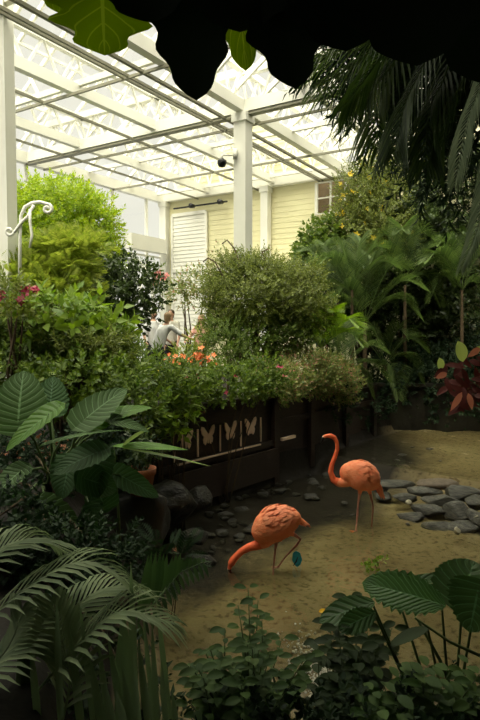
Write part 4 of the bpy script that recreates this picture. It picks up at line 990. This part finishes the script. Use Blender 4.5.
PL = thing('plinth', 'dark rock ledge carrying the terracotta pots', 'rock', (p1.x-.15, p1.y+.2, .2)); mb = MB()
me = rockmesh(77); V = [tuple(Vector((p1.x-.12+v.co.x*.62, p1.y+.28+v.co.y*.5, (p1.z-.46)+v.co.z*.52 if v.co.z < .85 else p1.z-.018))) for v in me.vertices]
V = [(x, y, min(z, p1.z-.004)) for x, y, z in V]; mb.add(V, [tuple(p.vertices) for p in me.polygons]); mb.build('rock', M['rock'], PL)
# mulch / red brown leaf litter seen between the ears
MU = MB(); P = []
for i in range(260):
    q = at(random.gauss(70, 38), random.gauss(462, 14), 6.6); q.z = H(q.x, q.y)+.02+random.random()*.25; P.append(tuple(q))
n_ = len(P); Z = unit(RNG.normal(size=(n_, 3))+np.array([0,-.6,.8])); X = unit(np.cross(Z, RNG.normal(size=(n_, 3)))); MU.scatter(LEAF[0], LEAF[1], np.array(P), X, np.cross(Z, X), Z, RNG.uniform(.05, .11, n_))
tag(MU.build('dead_leaves', leafmat('brown dead leaves', (.30,.13,.07), (.42,.20,.11), .8, .2)), 'red-brown dead leaves caught behind the elephant ears', 'leaves', None, 'stuff')

# --- foreground palm, bottom left
def pf(pts, D0, D1): n = len(pts)-1; return [at(x, y, D0+(D1-D0)*i/n) for i, (x, y) in enumerate(pts)]
def gz(px, D): p_ = at(px, 400, D); return (p_.x, p_.y, H(p_.x, p_.y))
FP_ = palm('kentia_palm', 'grey-green palm with long arching fronds in the bottom left corner', gz(20, 2.9), [
    pf([(-30,640), (20,592), (78,562), (128,580)], 2.9, 3.1), pf([(-50,600), (-10,556), (25,540), (55,548)], 2.9, 3.3), pf([(20,680), (60,622), (100,590), (138,586)], 2.9, 3.4),
    pf([(30,700), (82,640), (120,612), (172,622)], 2.8, 2.9), pf([(-40,700), (-8,668), (12,640), (22,610)], 2.7, 2.9), pf([(60,730), (70,680), (62,640), (52,600)], 2.7, 2.9)], 'palmgrey', .36, .026, 19, vee=.05, droop=.45, r=.008, stem=False, fwd=.8)
mb = MB(); b = Vector(gz(20, 2.9)); mb.tube([b, b+Vector((0,0,.25))], [.05,.03], 8); mb.build('trunk', M['stemgreen'], FP_)
SPR2 = thing('strap_leaf_clump', 'clump of upright dull green strap leaves beside the bottom left palm', 'plant', gz(135, 2.9))
for (a, b, w_, D) in [((136,735),(130,562),.042,2.9), ((112,740),(97,640),.035,2.8), ((125,740),(108,632),.035,2.85), ((150,740),(138,640),.035,2.7), ((160,740),(150,622),.034,2.8), ((135,745),(122,668),.036,2.6), ((150,745),(146,680),.03,2.55), ((62,735),(55,600),.035,2.7), ((82,735),(70,630),.04,2.7),
                      ((105,745),(90,655),.04,2.6), ((168,740),(160,660),.034,2.75), ((122,730),(124,608),.085,2.95), ((40,740),(30,640),.035,2.7), ((172,740),(156,592),.03,3.0), ((128,740),(116,690),.034,2.5), ((95,740),(80,600),.03,2.75), ((142,745),(132,655),.03,2.6), ((118,745),(104,680),.03,2.5), ((178,745),(172,690),.03,2.7), ((158,745),(141,610),.03,2.85)]:
    mb = MB(); bigleaf(mb, at(*a, D), at(*b, D+.1), w_, (random.uniform(-.5,.5),-.8,.5), 'strap', .12, .03, nt=10, ns=4); mb.build('leaf', L_['spear'], SPR2)
# drooping frond seen edge on whose leaflets hang in a row
BF = thing('fern_palm', 'dark palm frond with a row of short upright leaflets beside the sand', 'palm', gz(150, 3.9))
mb = MB(); pts = [at(138,622,3.8), at(160,596,4.0), at(180,572,4.3), at(203,562,4.6)]
mb.tube(pts, [.008,.007,.005,.003], 5)
for i in range(15):
    t = i/14; k = min(int(t*3), 2); p_ = pts[k].lerp(pts[k+1], t*3-k); top = at(148+56*t+random.uniform(-1,1), 552+6*t+random.uniform(-3,3), p_.y+.03)
    bigleaf(mb, p_, top, .05*(1-.3*t), (.3,-1,.15), 'lance', .08, .03, nt=6, ns=2); bigleaf(mb, p_, p_+Vector((.05,-.06,-.10)), .03, (.3,-1,.1), 'lance', .08, .1, nt=4, ns=2)
mb.build('frond', L_['spear2'], BF)
mb = MB(); petiole(mb, gz(140, 3.8), pts[0], .008, .02); mb.build('stalk', M['stemgreen'], BF)
b_ = [(30,690,60,50,3.3,.3), (120,700,60,40,3.3,.3), (70,600,60,40,4.2,.35), (20,560,40,30,4.5,.4), (110,560,40,30,4.8,.4)]
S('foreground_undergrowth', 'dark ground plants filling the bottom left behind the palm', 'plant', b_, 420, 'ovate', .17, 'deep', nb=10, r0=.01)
S('fine_fern', 'small dim fern between the boulder and the sand edge', 'fern', [(165,560,26,18,5.2,.25)], 50, 'fern', .22, 'deep', nb=4, r0=.006)

# --- foreground shrubs, bottom middle and right
def leafy(name, label, base, tips, lk, ls=.1, nl=10, r=.006, group=None):
    """a plant of upright shoots, each carrying paired oval leaves"""
    t = thing(name, label, 'plant', base, group); st = MB(); f = MB()
    for tip in tips:
        a = Vector(base)+Vector((random.uniform(-.05,.05), random.uniform(-.05,.05), 0)); tip = Vector(tip); m = a.lerp(tip, .5)+Vector((random.uniform(-.06,.06), random.uniform(-.06,.06), .03))
        pts = [a, a.lerp(m, .5), m, m.lerp(tip, .5), tip]; st.tube(pts, [r, r*.9, r*.75, r*.6, r*.4], 5)
        for i in range(nl):
            u = .25+.75*(i+1)/nl; k = min(int(u*4), 3); p_ = pts[k].lerp(pts[k+1], u*4-k)
            for sg in (0, PI):
                az = i*1.6+sg+random.uniform(-.3, .3); d = Vector((math.cos(az), math.sin(az), random.uniform(.0, .5))).normalized(); l = ls*random.uniform(.7, 1.2)
                bigleaf(f, p_+d*.012, p_+d*(l+.012), l*.55, (random.uniform(-.2,.2), -.35, 1), 'oval', .1, .2, nt=5, ns=4)
    f.build('foliage', L_[lk], t); st.build('stem', M['stemgreen'], t); return t
L_['front'] = leafmat('front shrub leaves', (.035,.08,.016), (.09,.155,.035), .65, .25)
L_['frontd'] = leafmat('front shrub dark leaves', (.02,.04,.01), (.045,.075,.02), .65, .25)
tp = lambda x, y, D: at(x, y, D)
leafy('shade_shrub', 'leafy green shrub with a tall top shoot at the bottom middle', gz(245, 3.3), [tp(248,588,3.4), tp(238,605,3.3), tp(262,620,3.4), tp(225,628,3.2), tp(282,638,3.3), tp(205,650,3.1), tp(195,672,3.0), tp(270,655,3.1), tp(232,660,3.0), tp(300,668,3.1), tp(215,690,2.9), tp(255,685,2.9), tp(285,700,2.9), tp(245,705,2.8), tp(190,705,2.9), tp(258,600,3.5)]+[tp(random.uniform(185,312), random.uniform(640,712), random.uniform(2.7,3.1)) for _ in range(26)], 'front', .08, 11)
leafy('shade_shrub', 'bushy leafy plant at the bottom right corner', gz(415, 2.9), [tp(400,680,2.9), tp(428,668,3.0), tp(450,672,2.9), tp(470,665,2.9), tp(380,690,2.8), tp(440,700,2.7), tp(412,705,2.7), tp(465,700,2.7), tp(490,690,2.8), tp(360,705,2.8)]+[tp(random.uniform(365,485), random.uniform(672,715), random.uniform(2.6,2.9)) for _ in range(22)], 'front', .085, 10)
leafy('shade_shrub', 'dark leafy plant between the two front shrubs', gz(345, 3.2), [tp(350,598,3.5), tp(330,622,3.4), tp(362,620,3.4), tp(345,645,3.2), tp(378,640,3.3), tp(325,660,3.1), tp(372,668,3.1), tp(340,690,3.0), tp(360,690,2.9), tp(392,628,3.3), tp(318,640,3.2), tp(308,705,2.9)]+[tp(random.uniform(325,395), random.uniform(620,700), random.uniform(2.9,3.3)) for _ in range(14)], 'frontd', .10, 9)
S('front_cover', 'dim ground plants along the bottom edge of the picture', 'plant', [(260,725,80,22,2.8,.25), (380,728,90,22,2.7,.25), (455,715,50,20,2.7,.25)], 200, 'round', .12, 'deep', nb=6, r0=.005)
# philodendron with ribbed leaf and broad heart leaf at right
PH = thing('philodendron', 'big ribbed leaf plant with a broad heart leaf at the lower right over the sand', 'plant', gz(460, 3.3)); pb = Vector(gz(460, 3.3))
rb = leafmat('ribbed philodendron leaf', (.045,.12,.025), (.07,.165,.035), .38, .3, veins=13, vc=(.16,.32,.13))
L_['front2'] = leafmat('plain philodendron leaf', (.045,.10,.03), (.075,.14,.045), .38, .3, veins=6, vc=(.12,.24,.10))
for (a, b, D0, D1, w_, k, nn, wv, rp_) in [((446,606),(362,578),3.3,3.5,.26,rb,(0,-.75,.8),.14,.03), ((462,600),(476,556),3.4,3.7,.42,L_['front2'],(-.35,-1,.4),.05,.01), ((478,590),(470,632),3.3,3.2,.34,L_['front2'],(-.2,-.9,.6),.1,.02),
                                   ((392,590),(452,568),3.6,3.8,.10,L_['front2'],(0,-.3,1),.03,.0), ((375,602),(318,618),3.2,3.2,.16,L_['front2'],(0,-.6,1),.05,.01), ((430,628),(388,642),3.2,3.2,.09,L_['frontd'],(0,-.2,1),.05,.0), ((376,612),(338,630),3.1,3.1,.13,L_['front2'],(0,-.9,.6),.1,.02)]:
    mb = MB(); A_, B_ = at(*a, D0), at(*b, D1); bigleaf(mb, A_, B_, w_, nn, 'heart' if w_ > .3 else 'oval', .08, .12, wavy=wv, ripple=rp_, nt=30, ns=12, waves=11); mb.build('leaf', k, PH)
    mb = MB(); petiole(mb, pb+Vector((random.uniform(-.06,.06), 0, 0)), A_.lerp(B_, .05), .009, .03); mb.build('leaf_stalk', M['stemgreen'], PH)
mb = MB(); q = at(415,612,3.25); mb.tube([at(418,620,3.25), at(440,660,3.2), at(452,690,3.1)], [.008,.010,.012], 6); mb.tube([at(415,618,3.2), at(450,642,3.2), at(490,660,3.1)], [.006,.008,.010], 6); mb.build('cane', M['stemgreen'], PH)
b_ = [(372,562,8,4,5.6,.1)]
S('seedling', 'small bright seedling on the sand behind the ribbed leaf', 'plant', [(374,563,9,3,6.6,.12)], 12, 'bigr', .09, 'palmbright', nb=3, r0=.004)

# --- overhead: leaf edges across the top, hanging palms
TL = thing('overhead_leaf_plant', 'huge overhanging dark leaves across the top edge', 'plant', at(180, -180, 1.35))
def hang(pts_base, tip, w_, k, D=1.35, wv=.10, nn=(0,-1,.15)):
    mb = MB(); A_, B_ = at(*pts_base, D), at(*tip, D); bigleaf(mb, A_, B_, w_, nn, 'oval', .08, .05, wavy=wv, ripple=.0, nt=34, ns=12, waves=5.5); return mb.build('leaf', L_[k], TL)
s_ = 1.35/FOC
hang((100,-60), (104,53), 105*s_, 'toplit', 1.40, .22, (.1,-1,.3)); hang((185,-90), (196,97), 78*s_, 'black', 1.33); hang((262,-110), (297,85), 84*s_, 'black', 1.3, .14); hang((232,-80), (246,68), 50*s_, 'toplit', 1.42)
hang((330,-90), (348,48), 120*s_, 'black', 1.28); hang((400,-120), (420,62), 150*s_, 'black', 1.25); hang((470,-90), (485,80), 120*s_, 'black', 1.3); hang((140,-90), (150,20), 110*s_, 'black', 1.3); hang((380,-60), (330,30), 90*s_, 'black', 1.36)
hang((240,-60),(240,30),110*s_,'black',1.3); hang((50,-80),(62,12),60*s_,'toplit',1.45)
mb = MB(); mb.tube([at(60,-60,1.4), at(200,-95,1.33), at(330,-100,1.28), at(500,-95,1.28)], .012, 6); mb.tube([at(180,-95,1.35), at(180,-185,1.35)], .012, 6); mb.build('vine', M['bark'], TL)

def hpalm(label, crown, fr, lk, ll, w, n, r=.01, fwd=.7):
    t = thing('hanging_palm', label, 'palm', crown)
    for pts in fr: mb = MB(); frond(mb, pts, n, ll*random.uniform(.9,1.1), w, .1, .8, fwd, r=r); mb.build('frond', L_[lk], t)
    return t
hpalm('palm with pale leaflets hanging in front of the roof at upper right', at(430,-40,4.2), [pf([(430,-40),(385,30),(345,48),(305,62)],4.2,4.0), pf([(430,-40),(400,50),(372,90),(350,110)],4.2,3.9), pf([(430,-40),(380,40),(345,70),(318,84)],4.2,4.1), pf([(430,-30),(392,70),(378,110),(378,150)],4.2,4.1)], 'palm', .40, .022, 22)
hpalm('very dark palm hanging across the upper right corner', at(470,-60,3.4), [pf([(470,-60),(430,50),(405,105),(395,150)],3.4,3.3), pf([(470,-60),(450,60),(430,110),(425,165)],3.4,3.3), pf([(480,-60),(400,30),(368,75),(345,105)],3.4,3.6), pf([(500,-40),(470,60),(450,110),(440,160)],3.3,3.4)], 'palmdark', .34, .022, 24)
hpalm('grey-green fern-like frond hanging at the right edge', at(500,-20,3.0), [pf([(500,-20),(490,60),(468,120),(455,185)],3.0,2.9), pf([(510,60),(495,150),(480,220),(462,268)],3.0,2.9)], 'palmgrey', .15, .014, 36, .006)
S('overhead_canopy', 'dense dark tree crown hanging over the pond at the upper right', 'tree', [(420,60,70,60,5.2,.9), (480,120,60,70,5.6,.9), (410,100,30,50,6.0,.8), (350,40,40,40,5.6,.6), (440,-40,120,60,4.6,1.2)], 1500, 'narrow', .34, 'deep', nb=10, r0=.05, up=-.5, base=(5.4, 4.6, 5.2))
mb = MB(); mb.tube([(5.4,4.6,H(5.4,4.6)-.1), (5.35,4.6,3), (5.4,4.6,5.4)], [.2,.16,.12], 10); tag(recentre(mb.build('tree_trunk', M['bark']), (5.4,4.6,H(5.4,4.6))), 'thick brown trunk holding the dark crown over the pond', 'tree')
